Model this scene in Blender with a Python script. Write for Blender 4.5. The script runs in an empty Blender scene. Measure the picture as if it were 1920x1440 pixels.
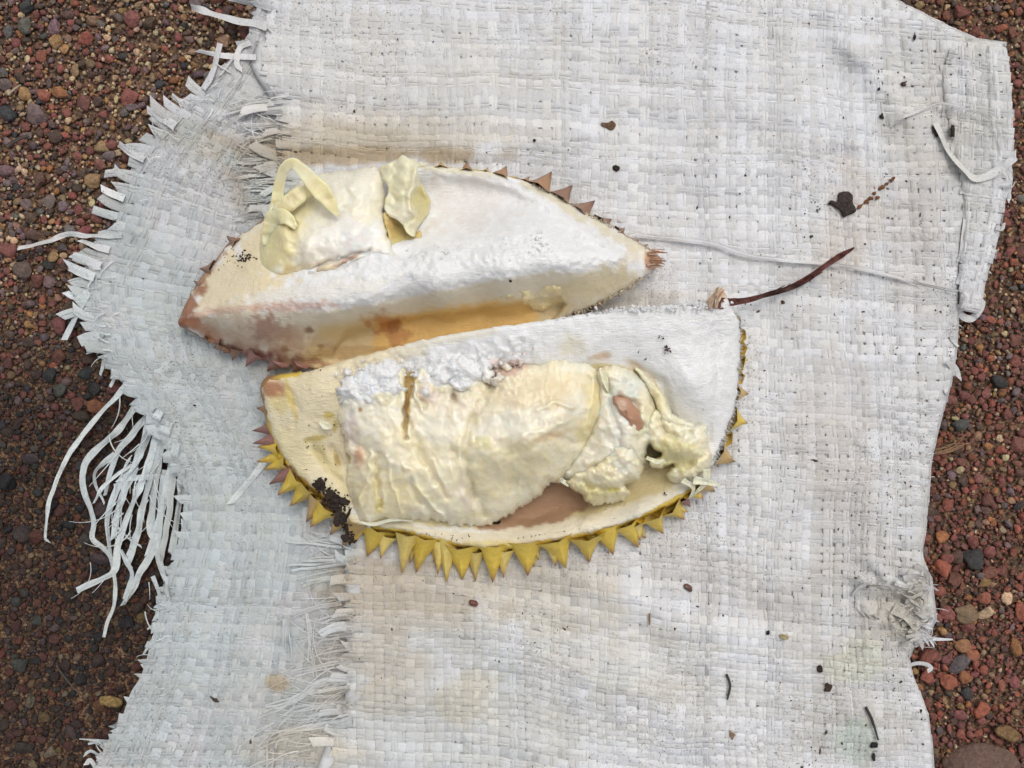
import bpy, math, random
import numpy as np

# ------------------------------------------------------------------ camera, world, sun, exposure
random.seed(7)
rng = np.random.default_rng(7)
scene = bpy.context.scene
col = scene.collection
HC = 0.45            # camera height above the ground in metres
S = 0.00025          # metres per photo pixel on the ground

cam_data = bpy.data.cameras.new('camera')
cam = bpy.data.objects.new('camera', cam_data)
col.objects.link(cam)
cam.location = (0, 0, HC)
cam.rotation_euler = (0, 0, 0)
cam_data.sensor_width = 36
cam_data.lens = 36 * HC / (1920 * S)
cam_data.clip_start = 0.01
cam_data.clip_end = 200
scene.camera = cam

SUN_EL, SUN_AZ = math.radians(66), math.radians(30)    # azimuth from +Y towards +X
world = bpy.data.worlds.new('World')
scene.world = world
world.use_nodes = True
wn = world.node_tree
wn.nodes.clear()
sky = wn.nodes.new('ShaderNodeTexSky')
sky.sky_type = 'NISHITA'
sky.sun_disc = False
sky.sun_elevation = SUN_EL
sky.sun_rotation = SUN_AZ
sky.dust_density = 4.0
hsv = wn.nodes.new('ShaderNodeHueSaturation')
hsv.inputs['Saturation'].default_value = 0.30
bg = wn.nodes.new('ShaderNodeBackground')
bg.inputs['Strength'].default_value = 0.15
wo = wn.nodes.new('ShaderNodeOutputWorld')
wn.links.new(sky.outputs[0], hsv.inputs['Color'])
wn.links.new(hsv.outputs[0], bg.inputs['Color'])
wn.links.new(bg.outputs[0], wo.inputs['Surface'])

sun_data = bpy.data.lights.new('sun', 'SUN')
sun_data.energy = 0.85
sun_data.angle = math.radians(22)
sun_data.color = (1.0, 0.965, 0.91)
sun = bpy.data.objects.new('sun', sun_data)
col.objects.link(sun)
sun.location = (0.3, 0.5, 1.5)
sun.rotation_euler = (math.pi / 2 - SUN_EL, 0, -SUN_AZ + math.pi)
# lamp shines along local -Z; aim from the sun's side of the sky
import mathutils
d = mathutils.Vector((math.sin(SUN_AZ) * math.cos(SUN_EL), math.cos(SUN_AZ) * math.cos(SUN_EL), math.sin(SUN_EL)))
sun.rotation_euler = d.to_track_quat('Z', 'Y').to_euler()

vs = scene.view_settings
vs.view_transform = 'Standard'
vs.look = 'None'
vs.gamma = 1
vs.use_curve_mapping = False
vs.exposure = 0.0


# ------------------------------------------------------------------ helpers
def P(x, y, z):
    """photo pixel + height in mm -> world point (arrays allowed)"""
    z = np.asarray(z, float) * 0.001
    k = (HC - z) / HC
    return np.stack(np.broadcast_arrays((np.asarray(x, float) - 960) * S * k, (720 - np.asarray(y, float)) * S * k, z), -1)


def tag(o, label=None, cat=None, group=None, kind=None):
    if label: o['label'] = label
    if cat: o['category'] = cat
    if group: o['group'] = group
    if kind: o['kind'] = kind
    return o


def empty(name, loc):
    o = bpy.data.objects.new(name, None)
    o.empty_display_size = 0.01
    o.location = loc
    col.objects.link(o)
    return o


def mk(name, V, F, mat, parent=None, colr=None, uv=None, smooth=True, link=True):
    """one mesh object from numpy vertices and a list of face arrays (each (n,k))"""
    me = bpy.data.meshes.new(name)
    V = np.asarray(V, np.float32)
    if isinstance(F, np.ndarray): F = [F]
    F = [np.asarray(f, np.int32) for f in F if len(f)]
    loops = np.concatenate([f.ravel() for f in F])
    tot = np.concatenate([np.full(len(f), f.shape[1], np.int32) for f in F])
    start = np.concatenate([[0], np.cumsum(tot)[:-1]]).astype(np.int32)
    me.vertices.add(len(V)); me.vertices.foreach_set('co', V.ravel())
    me.loops.add(len(loops)); me.loops.foreach_set('vertex_index', loops)
    me.polygons.add(len(tot)); me.polygons.foreach_set('loop_start', start)
    me.update(calc_edges=True)
    me.polygons.foreach_set('use_smooth', np.full(len(tot), smooth, bool))
    if colr is not None:
        a = me.color_attributes.new('Col', 'FLOAT_COLOR', 'POINT')
        c = np.ones((len(V), 4), np.float32)
        c[:, :3] = np.clip(colr, 0, 1)
        a.data.foreach_set('color', c.ravel())
    if uv is not None:
        l = me.uv_layers.new(name='UVMap')
        l.data.foreach_set('uv', np.asarray(uv, np.float32)[loops].ravel())
    if mat: me.materials.append(mat)
    me.validate()
    if not link: return me
    o = bpy.data.objects.new(name, me)
    col.objects.link(o)
    if parent is not None:
        o.parent = parent
        o.matrix_parent_inverse = world_mat(parent).inverted()
    return o


def world_mat(o):
    m = o.matrix_basis.copy()
    if o.parent: m = world_mat(o.parent) @ o.matrix_parent_inverse @ m
    return m


def hsh(ix, iy, seed):
    h = (ix.astype(np.int64) * 374761393 + iy.astype(np.int64) * 668265263 + int(seed) * 1442695041) & 0x7fffffff
    h = ((h ^ (h >> 13)) * 1274126177) & 0x7fffffff
    h = h ^ (h >> 16)
    return (h & 0xffff) / 65535.0


def vn(x, y, seed=0):
    """value noise in -1..1"""
    x = np.asarray(x, float); y = np.asarray(y, float)
    x, y = np.broadcast_arrays(x, y)
    ix = np.floor(x); iy = np.floor(y)
    fx = x - ix; fy = y - iy
    fx = fx * fx * fx * (fx * (fx * 6 - 15) + 10); fy = fy * fy * fy * (fy * (fy * 6 - 15) + 10)
    a = hsh(ix, iy, seed); b = hsh(ix + 1, iy, seed); c = hsh(ix, iy + 1, seed); e = hsh(ix + 1, iy + 1, seed)
    return 2 * ((a * (1 - fx) + b * fx) * (1 - fy) + (c * (1 - fx) + e * fx) * fy) - 1


def fbm(x, y, seed=0, o=4, g=0.5):
    r = 0; a = 1; t = 0
    ca, sa = 0.8, 0.6
    for k in range(o):
        r = r + a * vn(x, y, seed + k * 17); t += a; a *= g
        x, y = (x * ca - y * sa) * 2.03 + 5.3, (x * sa + y * ca) * 2.03 + 1.7
    return r / t * 1.4


def ss(a, b, x):
    t = np.clip((x - a) / (b - a), 0, 1)
    return t * t * (3 - 2 * t)


def crom(pts, n, closed=False):
    """Catmull-Rom through pts, n samples"""
    p = np.asarray(pts, float)
    if closed: q = np.vstack([p[-1:], p, p[:2]])
    else: q = np.vstack([2 * p[0] - p[1], p, 2 * p[-1] - p[-2]])
    m = len(q) - 3
    seg = np.linalg.norm(q[2:-1, :2] - q[1:-2, :2], axis=1)
    cum = np.concatenate([[0], np.cumsum(seg)])
    s = np.linspace(0, cum[-1], n, endpoint=not closed)
    i = np.clip(np.searchsorted(cum, s, 'right') - 1, 0, m - 1)
    t = ((s - cum[i]) / np.maximum(seg[i], 1e-9))[:, None]
    a, b, c, e = q[i], q[i + 1], q[i + 2], q[i + 3]
    return 0.5 * (2 * b + (c - a) * t + (2 * a - 5 * b + 4 * c - e) * t ** 2 + (3 * b - a - 3 * c + e) * t ** 3)


def inside(x, y, poly):
    x = np.asarray(x, float); y = np.asarray(y, float)
    r = np.zeros(x.shape, bool)
    px, py = poly[:, 0], poly[:, 1]
    n = len(poly)
    for i in range(n):
        j = i - 1
        if py[i] == py[j]: continue
        c = ((py[i] > y) != (py[j] > y)) & (x < (px[j] - px[i]) * (y - py[i]) / (py[j] - py[i]) + px[i])
        r ^= c
    return r


def pdist(x, y, line, closed=False):
    """distance and nearest point to a polyline"""
    a = line if closed else line[:-1]
    b = np.roll(line, -1, 0) if closed else line[1:]
    best = np.full(x.shape, 1e18); nx = np.zeros(x.shape); ny = np.zeros(x.shape)
    for (ax, ay), (bx, by) in zip(a[:, :2], b[:, :2]):
        dx, dy = bx - ax, by - ay
        L = dx * dx + dy * dy
        if L < 1e-12: continue
        t = np.clip(((x - ax) * dx + (y - ay) * dy) / L, 0, 1)
        qx, qy = ax + t * dx, ay + t * dy
        dd = (x - qx) ** 2 + (y - qy) ** 2
        m = dd < best
        best = np.where(m, dd, best); nx = np.where(m, qx, nx); ny = np.where(m, qy, ny)
    return np.sqrt(best), nx, ny


def blobpoly(x, y, rx, ry, rot=0, n=9, j=0.35):
    r = []
    for k in range(n):
        a_ = 2 * math.pi * k / n; q_ = 1 + random.uniform(-j, j)
        px, py = rx * q_ * math.cos(a_), ry * q_ * math.sin(a_)
        c_, s_ = math.cos(math.radians(rot)), math.sin(math.radians(rot))
        r.append((x + px * c_ - py * s_, y + px * s_ + py * c_))
    return r

class TPS:
    def __init__(s, pts, lam=0.0, lo=-99.0):
        s.lo = lo
        p = np.asarray(pts, float)
        s.c = p[:, :2] / 100; n = len(p)
        r = np.linalg.norm(s.c[:, None] - s.c[None], axis=2)
        K = np.where(r > 0, r * r * np.log(np.maximum(r, 1e-9)), 0) + lam * np.eye(n)
        A = np.zeros((n + 3, n + 3)); A[:n, :n] = K; A[:n, n] = 1; A[:n, n + 1:] = s.c
        A[n:, :n] = A[:n, n:].T
        s.w = np.linalg.solve(A, np.concatenate([p[:, 2], [0, 0, 0]]))
    def __call__(s, x, y):
        x = np.asarray(x, float) / 100; y = np.asarray(y, float) / 100
        r = s.w[-3] + s.w[-2] * x + s.w[-1] * y
        for (cx, cy), w in zip(s.c, s.w):
            q = (x - cx) ** 2 + (y - cy) ** 2
            r = r + w * 0.5 * q * np.log(np.maximum(q, 1e-12))
        return np.maximum(r, s.lo)


def paint(base, blots, seed=0, wob=0.35, sc=28):
    """colour function: base plus ragged stains (x, y, rx, ry, rot_deg, colour, strength)"""
    def f(x, y):
        c = np.ones(x.shape + (3,)) * np.array(base)
        n = fbm(x / sc, y / sc, seed, 4) * wob
        for bl in blots:
            if bl[0] == 'poly':
                _, pts, bc, st, fe = bl
                pl = np.array(pts, float)
                wx, wy = x + 5 * n / max(wob, 1e-3) * 0.8, y + 4 * fbm(x / 15, y / 15, seed + 3, 3)
                dd, _, _ = pdist(wx, wy, pl, True)
                sg = np.where(inside(wx, wy, pl), dd, -dd)
                k = (st * ss(-fe, fe, sg))[..., None]
                c = c * (1 - k) + np.array(bc) * k
                continue
            (bx, by, rx, ry, rot, bc, st) = bl
            ca, sa = math.cos(math.radians(rot)), math.sin(math.radians(rot))
            u = ((x - bx) * ca + (y - by) * sa) / rx; v = (-(x - bx) * sa + (y - by) * ca) / ry
            dd = np.sqrt(u * u + v * v) + n
            k = (st * (1 - ss(0.55, 1.15, dd)))[..., None]
            c = c * (1 - k) + np.array(bc) * k
        return c
    return f


def relief(name, outline, zf, step, mat, parent, cf, edge=(0, 0), skirt=4.0, noise=(), grooves=(), n_out=None, jag=0, closed_pts=True, seed=0, extra=None):
    """solid patch: a dense sheet over an outline, rounded at its edge, with a skirt that goes down"""
    if n_out is None:
        per = np.sum(np.linalg.norm(np.diff(np.asarray(outline, float), axis=0), axis=1))
        n_out = int(per / step) + 8
    O = crom(outline, n_out, True)
    if jag:
        t = np.roll(O, -1, 0) - np.roll(O, 1, 0); t /= np.linalg.norm(t, axis=1)[:, None] + 1e-9
        j = fbm(O[:, 0] / 9, O[:, 1] / 9, seed + 5, 3) * jag
        O = O + np.stack([t[:, 1], -t[:, 0]], 1) * j[:, None]
    x0, y0 = O.min(0) - step; x1, y1 = O.max(0) + step
    gx = np.arange(x0, x1 + step, step); gy = np.arange(y0, y1 + step, step)
    cx, cy = np.meshgrid((gx[:-1] + gx[1:]) / 2, (gy[:-1] + gy[1:]) / 2, indexing='ij')
    ins = inside(cx, cy, O)
    ii, jj = np.nonzero(ins)
    W = len(gy)
    q = np.stack([ii * W + jj, ii * W + jj + 1, (ii + 1) * W + jj + 1, (ii + 1) * W + jj], 1)
    used, inv = np.unique(q, return_inverse=True)
    q = inv.reshape(q.shape)
    X = gx[used // W].copy(); Y = gy[used % W].copy()
    e = np.concatenate([q[:, [0, 1]], q[:, [1, 2]], q[:, [2, 3]], q[:, [3, 0]]])
    key = np.sort(e, 1); kk = key[:, 0].astype(np.int64) * 10000000 + key[:, 1]
    _, idx, cnt = np.unique(kk, return_index=True, return_counts=True)
    be = e[idx[cnt == 1]]
    bv = np.unique(be)
    _, sx, sy = pdist(X[bv], Y[bv], O, True)
    X[bv], Y[bv] = sx, sy
    dist, _, _ = pdist(X, Y, O, True)
    Z = zf(X, Y)
    for (ln, w, dep) in grooves:
        ln = crom(ln, 24)
        gd, _, _ = pdist(X + 5 * vn(X / 14, Y / 14, 91), Y + 5 * vn(X / 14, Y / 14, 92), ln)
        Z = Z - dep * np.exp(-(gd / w) ** 2)
    for (sc, amp, sd, mask) in noise:
        a = amp if mask is None else amp * mask(X, Y)
        Z = Z + a * fbm(X / sc, Y / sc, sd, 4)
    if extra is not None: Z = Z + extra(X, Y)
    if edge[0]:
        t = np.clip(1 - dist / edge[0], 0, 1)
        Z = Z - edge[1] * (1 - np.sqrt(np.maximum(0, 1 - t * t)))
    C = cf(X, Y)
    n = len(X)
    rem = -np.ones(n, int); rem[bv] = np.arange(len(bv))
    # inward offset for the skirt
    zs = (Z[bv] - skirt) if not callable(skirt) else skirt(X[bv], Y[bv])
    mx, my = X.mean(), Y.mean()
    bx = X[bv] + (mx - X[bv]) * 0.01; by = Y[bv] + (my - Y[bv]) * 0.01
    V = np.vstack([P(X, Y, Z), P(bx, by, zs)])
    sk = np.stack([be[:, 1], be[:, 0], n + rem[be[:, 0]], n + rem[be[:, 1]]], 1)
    # grid was built with y growing down the photo: flip so that normals point up
    o = mk(name, V, [q, sk], mat, parent, np.vstack([C, C[bv]]))
    return o


# ------------------------------------------------------------------ materials
def mat_new(name):
    m = bpy.data.materials.new(name)
    m.use_nodes = True
    nt = m.node_tree
    return m, nt, nt.nodes['Principled BSDF']


def node(nt, t, **kw):
    n = nt.nodes.new(t)
    for k, v in kw.items():
        if k in n.inputs: n.inputs[k].default_value = v
        else: setattr(n, k, v)
    return n


def mathn(nt, op, a, b=None, clamp=False):
    n = nt.nodes.new('ShaderNodeMath'); n.operation = op; n.use_clamp = clamp
    for i, v in enumerate((a, b)):
        if v is None: continue
        if isinstance(v, (int, float)): n.inputs[i].default_value = v
        else: nt.links.new(v, n.inputs[i])
    return n.outputs[0]


def ramp(nt, fac, stops):
    r = nt.nodes.new('ShaderNodeValToRGB')
    els = r.color_ramp.elements
    while len(els) < len(stops): els.new(0.5)
    for e, (p, c) in zip(els, stops):
        e.position = p; e.color = (c, c, c, 1) if isinstance(c, (int, float)) else tuple(c) + (1,)
    nt.links.new(fac, r.inputs[0])
    return r.outputs[0]


def mix(nt, fac, a, b, mode='MIX'):
    n = nt.nodes.new('ShaderNodeMix'); n.data_type = 'RGBA'; n.blend_type = mode
    ins = [n.inputs[0], n.inputs[6], n.inputs[7]]
    for s, v in zip(ins, (fac, a, b)):
        if isinstance(v, (int, float)): s.default_value = v
        elif isinstance(v, tuple): s.default_value = v + (1,)
        else: nt.links.new(v, s)
    return n.outputs[2]


def coords(nt, scale=(1, 1, 1), kind='Object'):
    tc = nt.nodes.new('ShaderNodeTexCoord')
    mp = nt.nodes.new('ShaderNodeMapping')
    mp.inputs['Scale'].default_value = scale
    nt.links.new(tc.outputs[kind], mp.inputs[0])
    return mp.outputs[0]


def noise(nt, vec, scale, detail=4, rough=0.55, dist=0):
    n = nt.nodes.new('ShaderNodeTexNoise')
    n.inputs['Scale'].default_value = scale
    n.inputs['Detail'].default_value = detail
    n.inputs['Roughness'].default_value = rough
    n.inputs['Distortion'].default_value = dist
    nt.links.new(vec, n.inputs['Vector'])
    return n.outputs['Fac']


def bump(nt, bsdf, h, strength, dist):
    b = nt.nodes.new('ShaderNodeBump')
    b.inputs['Strength'].default_value = strength
    b.inputs['Distance'].default_value = dist
    nt.links.new(h, b.inputs['Height'])
    nt.links.new(b.outputs[0], bsdf.inputs['Normal'])
    return b


def organic(name, rough, sss, bump_amp, sc1, sc2, coat=0.0, sss_mm=2.2, tint=0.12, stretch=(1, 1, 1), spec=0.5, grain=0.0, sparkle=0.0):
    m, nt, b = mat_new(name)
    a = node(nt, 'ShaderNodeAttribute', attribute_name='Col')
    v = coords(nt, stretch)
    n1 = noise(nt, v, sc1, 5); n2 = noise(nt, v, sc2, 4, 0.6)
    f = ramp(nt, n1, [(0.25, 1 - tint), (0.75, 1.0)])
    nt.links.new(mix(nt, 1.0, a.outputs['Color'], f, 'MULTIPLY'), b.inputs['Base Color'])
    h = mathn(nt, 'ADD', n1, mathn(nt, 'MULTIPLY', n2, 0.45))
    if grain:
        gv = node(nt, 'ShaderNodeMapping'); gv.inputs['Rotation'].default_value = (0, 0, -0.2); gv.inputs['Scale'].default_value = (0.16, 1, 1)
        nt.links.new(v, gv.inputs[0])
        h = mathn(nt, 'ADD', h, mathn(nt, 'MULTIPLY', noise(nt, gv.outputs[0], 1300, 4, 0.6, 0.6), grain))
    bump(nt, b, h, 0.9, bump_amp)
    r = ramp(nt, n2, [(0.3, max(0.05, rough - 0.12)), (0.7, rough + 0.14)])
    nt.links.new(r, b.inputs['Roughness'])
    b.inputs['Subsurface Weight'].default_value = sss
    b.inputs['Subsurface Radius'].default_value = (1.0, 0.7, 0.4)
    b.inputs['Subsurface Scale'].default_value = sss_mm * 0.001
    b.inputs['Specular IOR Level'].default_value = spec
    b.inputs['Coat Weight'].default_value = coat
    if sparkle:
        cb = nt.nodes.new('ShaderNodeBump'); cb.inputs['Strength'].default_value = 1.0; cb.inputs['Distance'].default_value = sparkle
        nt.links.new(mathn(nt, 'ADD', noise(nt, v, 420, 3, 0.6, 0.5), mathn(nt, 'MULTIPLY', noise(nt, v, 1100, 2), 0.4)), cb.inputs['Height'])
        nt.links.new(cb.outputs[0], b.inputs['Coat Normal'])
    b.inputs['Coat Roughness'].default_value = 0.05
    return m


M_flesh = organic('wet_flesh', 0.34, 0.75, 0.00022, 200, 700, coat=0.7, sss_mm=4.5, tint=0.06, spec=0.4, sparkle=0.001)
M_pith = organic('pith', 0.5, 0.16, 0.00075, 300, 1700, tint=0.10, grain=0.9)
M_wall = organic('husk_wall', 0.38, 0.2, 0.0005, 160, 900, tint=0.22)
M_rind = organic('rind', 0.5, 0.05, 0.0006, 500, 1800, tint=0.25)
M_spine = organic('spine', 0.42, 0.05, 0.0004, 450, 1800, tint=0.22)
M_fibre = organic('fibre', 0.6, 0.1, 0.0003, 500, 1500, tint=0.2)
M_soil = organic('soil_crumb', 0.85, 0.0, 0.0010, 900, 2500, tint=0.5, spec=0.25)
M_bark = organic('bark', 0.6, 0.0, 0.0008, 500, 1600, tint=0.45, stretch=(0.5, 1.4, 1))

# sack tape: the colour attribute holds tape tint, stains and painted shade; fine grain along the tape from its UV
m, nt, b = mat_new('woven_plastic'); M_tape = m
a = node(nt, 'ShaderNodeAttribute', attribute_name='Col')
uvv = coords(nt, (5.0, 60.0, 1), 'UV')
st = noise(nt, uvv, 1.0, 5, 0.65, 0.3)
vv = coords(nt)
sp = noise(nt, vv, 950, 3, 0.6)
pat = noise(nt, vv, 16, 5, 0.6)
dirt = mathn(nt, 'MULTIPLY', ramp(nt, sp, [(0.57, 0.0), (0.68, 1.0)]), ramp(nt, pat, [(0.40, 0.0), (0.64, 0.85)]))
soft = noise(nt, vv, 45, 6, 0.65)
c1 = mix(nt, 1.0, a.outputs['Color'], ramp(nt, st, [(0.2, 0.80), (0.6, 1.0)]), 'MULTIPLY')
c2 = mix(nt, ramp(nt, soft, [(0.40, 0.0), (0.70, 0.45)]), c1, mix(nt, 1.0, c1, (0.86, 0.80, 0.70), 'MULTIPLY'))
c3 = mix(nt, dirt, c2, (0.16, 0.11, 0.08))
nt.links.new(c3, b.inputs['Base Color'])
wr = noise(nt, coords(nt, (1.0, 0.6, 1)), 300, 5, 0.6, 0.8)
wr2 = noise(nt, coords(nt, (0.5, 1.0, 1)), 110, 4, 0.55, 1.2)
bump(nt, b, mathn(nt, 'ADD', mathn(nt, 'MULTIPLY', st, 0.5), mathn(nt, 'ADD', mathn(nt, 'MULTIPLY', wr, 1.3), mathn(nt, 'MULTIPLY', wr2, 2.2))), 0.75, 0.0008)
nt.links.new(ramp(nt, sp, [(0.3, 0.20), (0.7, 0.42)]), b.inputs['Roughness'])
b.inputs['Specular IOR Level'].default_value = 0.45

m, nt, b = mat_new('backing_film'); M_film = m
vv = coords(nt)
nt.links.new(ramp(nt, noise(nt, vv, 60, 5), [(0.3, (0.50, 0.50, 0.49)), (0.7, (0.62, 0.62, 0.61))]), b.inputs['Base Color'])
b.inputs['Roughness'].default_value = 0.6

# ground soil
m, nt, b = mat_new('sandy_soil'); M_ground = m
vv = coords(nt)
vo = nt.nodes.new('ShaderNodeTexVoronoi'); vo.inputs['Scale'].default_value = 900
nt.links.new(vv, vo.inputs['Vector'])
big = noise(nt, vv, 14, 5)
g1 = ramp(nt, vo.outputs['Color'], [(0.1, (0.055, 0.03, 0.02)), (0.5, (0.15, 0.08, 0.045)), (0.8, (0.27, 0.165, 0.09)), (1.0, (0.16, 0.10, 0.08))])
nt.links.new(mix(nt, 1.0, g1, ramp(nt, big, [(0.3, 0.6), (0.7, 1.0)]), 'MULTIPLY'), b.inputs['Base Color'])
bump(nt, b, vo.outputs['Distance'], 0.8, 0.0010)
b.inputs['Roughness'].default_value = 0.85


def stone_mat(name, use_obj):
    m, nt, b = mat_new(name)
    if use_obj: a = nt.nodes.new('ShaderNodeObjectInfo').outputs['Color']
    else: a = node(nt, 'ShaderNodeAttribute', attribute_name='Col').outputs['Color']
    g = nt.nodes.new('ShaderNodeNewGeometry').outputs['Position']
    n1 = noise(nt, g, 550, 5, 0.65); n2 = noise(nt, g, 2600, 2)
    c = mix(nt, 1.0, a, ramp(nt, n1, [(0.28, 0.45), (0.7, 1.2)]), 'MULTIPLY')
    c = mix(nt, ramp(nt, n2, [(0.62, 0.0), (0.75, 0.35)]), c, (0.42, 0.33, 0.24))
    nt.links.new(c, b.inputs['Base Color'])
    bump(nt, b, mathn(nt, 'ADD', n1, mathn(nt, 'MULTIPLY', n2, 0.3)), 1.0, 0.0011)
    b.inputs['Roughness'].default_value = 0.68
    b.inputs['Specular IOR Level'].default_value = 0.4
    return m


M_pebble = stone_mat('pebble_stone', True)
M_gravel = stone_mat('gravel_stone', False)

# ------------------------------------------------------------------ outlines of the sack (photo pixels)
UP_LEFT = [(500, -90), (495, -40), (487, 60), (470, 120), (500, 175), (520, 230), (520, 420), (560, 650), (590, 900), (640, 985), (648, 1150), (648, 1300), (610, 1400), (586, 1470), (582, 1486)]
UP_RIGHT = [(1753, 1490), (1752, 1470), (1747, 1400), (1740, 1340), (1712, 1270), (1702, 1222), (1740, 1190), (1755, 1160), (1746, 1085), (1727, 1040), (1735, 1000), (1740, 940), (1745, 870), (1760, 800), (1780, 730), (1790, 680), (1796, 610), (1800, 500), (1815, 400), (1815, 300), (1830, 200), (1850, 95), (1840, 77), (1780, 50), (1700, 10), (1640, -20), (1608, -90)]
UP = np.array(UP_LEFT + UP_RIGHT, float)
LO_L = [(540, -95), (500, -40), (468, 70), (395, 160), (315, 235), (255, 300), (222, 380), (215, 440), (165, 485), (155, 545), (178, 620), (205, 690), (255, 745), (310, 830), (348, 920), (348, 985), (330, 1040), (303, 1110), (287, 1190), (262, 1285), (205, 1385), (180, 1440), (168, 1490)]
LO_R = [(860, -90), (800, 40), (700, 190), (660, 300), (650, 380), (650, 440), (650, 500), (650, 540), (650, 580), (650, 635), (650, 690), (660, 745), (670, 800), (690, 870), (705, 940), (710, 1000), (715, 1060), (715, 1130), (715, 1210), (710, 1300), (705, 1390), (700, 1450), (696, 1490)]
HEM = np.array([(1782, 88), (1840, 77), (1888, 92), (1898, 160), (1902, 260), (1893, 345), (1880, 400), (1870, 465), (1850, 530), (1838, 582), (1800, 580), (1797, 500), (1808, 430), (1803, 350), (1787, 280), (1770, 200), (1766, 130)], float)
LOP = np.array(LO_L + LO_R[::-1], float)

RIDGES = [  # x0,y0,x1,y1,width px,height mm
    (1612, 105, 1705, 225, 24, 2.2), (1560, 20, 1612, 105, 30, 3.0), (1705, 225, 1740, 420, 40, 2.0), (1470, 60, 1500, 250, 40, 2.2),
    (860, 285, 1100, 255, 26, 2.6), (560, 300, 860, 300, 26, -2.5), (1000, 120, 1300, 90, 60, 1.6),
    (1330, 380, 1300, 250, 50, 1.2), (1420, 900, 1480, 1250, 26, 1.5), (1530, 620, 1550, 900, 40, 1.6),
    (1480, 560, 1700, 580, 30, -1.0), (900, 1200, 1180, 1260, 40, 2.4), (660, 1160, 900, 1150, 30, 1.4),
    (1000, 1100, 1260, 1210, 22, -1.6), (1100, 1080, 1330, 1180, 22, 1.4), (640, 1300, 1000, 1330, 36, 1.8), (900, 1390, 1300, 1400, 40, 1.6),
    (1600, 1130, 1690, 1130, 22, -3.0), (1620, 900, 1700, 1200, 30, 1.5), (1560, 1250, 1680, 1440, 34, 2.0),
]


def seg_d(x, y, x0, y0, x1, y1):
    dx, dy = x1 - x0, y1 - y0
    t = np.clip(((x - x0) * dx + (y - y0) * dy) / (dx * dx + dy * dy), 0, 1)
    return np.hypot(x - x0 - t * dx, y - y0 - t * dy)


def H_up(x, y):
    x = np.asarray(x, float); y = np.asarray(y, float)
    z = 8.5 + 0.9 * (1 - np.abs(fbm(x / 120, y / 95, 9, 3))) ** 3 + 1.7 * fbm(x / 210, y / 170, 3, 2) + 0.85 * fbm(x / 66, y / 50, 4, 2)
    for (x0, y0, x1, y1, w, h) in RIDGES:
        z = z + h * np.exp(-(seg_d(x, y, x0, y0, x1, y1) / w) ** 2)
    # rows of shallow cross folds in the lower middle
    z = z + 1.15 * np.sin((y - 0.38 * x) / 26 + 1.5 * vn(x / 120, y / 120, 8)) * ss(980, 1120, y) * ss(780, 1000, x) * (1 - ss(1450, 1600, x))
    z = z + 0.5 * np.sin((y - 0.42 * x) / 9.0 + 2.2 * vn(x / 70, y / 70, 18)) * ss(1020, 1120, y) * ss(860, 1000, x) * (1 - ss(1380, 1520, x)) * (0.5 + 0.5 * vn(x / 150, y / 110, 19))
    r_ = np.hypot(x - 1655, y - 1128); th = np.arctan2(y - 1128, x - 1655)
    z = z + 1.5 * np.sin(7 * th + 2.5 * vn(x / 50, y / 50, 20)) * np.exp(-((r_ - 62) / 42) ** 2) - 1.5 * np.exp(-(r_ / 30) ** 2)
    return z


def H_lo(x, y):
    x = np.asarray(x, float); y = np.asarray(y, float)
    z = 5.0 + 1.5 * fbm(x / 160, y / 150, 13, 2) + 0.4 * fbm(x / 50, y / 50, 14, 2)
    for (x0, y0, x1, y1, w, h) in [(485, 60, 400, 225, 18, 2.5), (400, 225, 335, 335, 16, 2.5), (335, 335, 262, 435, 16, 2.0), (200, 560, 300, 760, 40, 1.0)]:
        z = z + h * np.exp(-(seg_d(x, y, x0, y0, x1, y1) / w) ** 2)
    return z


def H_ground(x, y):
    x = np.asarray(x, float); y = np.asarray(y, float)
    z = 1.2 * fbm(x / 260, y / 260, 23, 3) - 1.0
    z = z - 12 * ss(500, 950, y) * (1 - ss(250, 420, x)) - 5 * ss(650, 850, y) * ss(1650, 1750, x)
    return z


# ------------------------------------------------------------------ ground
near = np.arange(-300, 2221, 12.0)
far = np.array([400, 900, 2000, 5000, 12000, 40000, 120000.0])
gx = np.concatenate([-300 - far[::-1], near, 2220 + far])
neary = np.arange(-300, 1741, 12.0)
gy = np.concatenate([-300 - far[::-1], neary, 1740 + far])
X, Y = np.meshgrid(gx, gy, indexing='ij')
fall = np.maximum(np.maximum(-300 - X, X - 2220), np.maximum(-300 - Y, Y - 1740))
Z = H_ground(np.clip(X, -300, 2220), np.clip(Y, -300, 1740)) * (1 - ss(0, 800, fall)) - 1.0
nx_, ny_ = X.shape
idx = np.arange(nx_ * ny_).reshape(nx_, ny_)
q = np.stack([idx[:-1, :-1], idx[:-1, 1:], idx[1:, 1:], idx[1:, :-1]], -1).reshape(-1, 4)
V = np.stack([(X.ravel() - 960) * S, (720 - Y.ravel()) * S, Z.ravel() * 0.001], 1)
g = mk('ground', V, q, M_ground)
tag(g, 'brown sandy soil under the gravel around the sack', 'ground', kind='structure')

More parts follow.
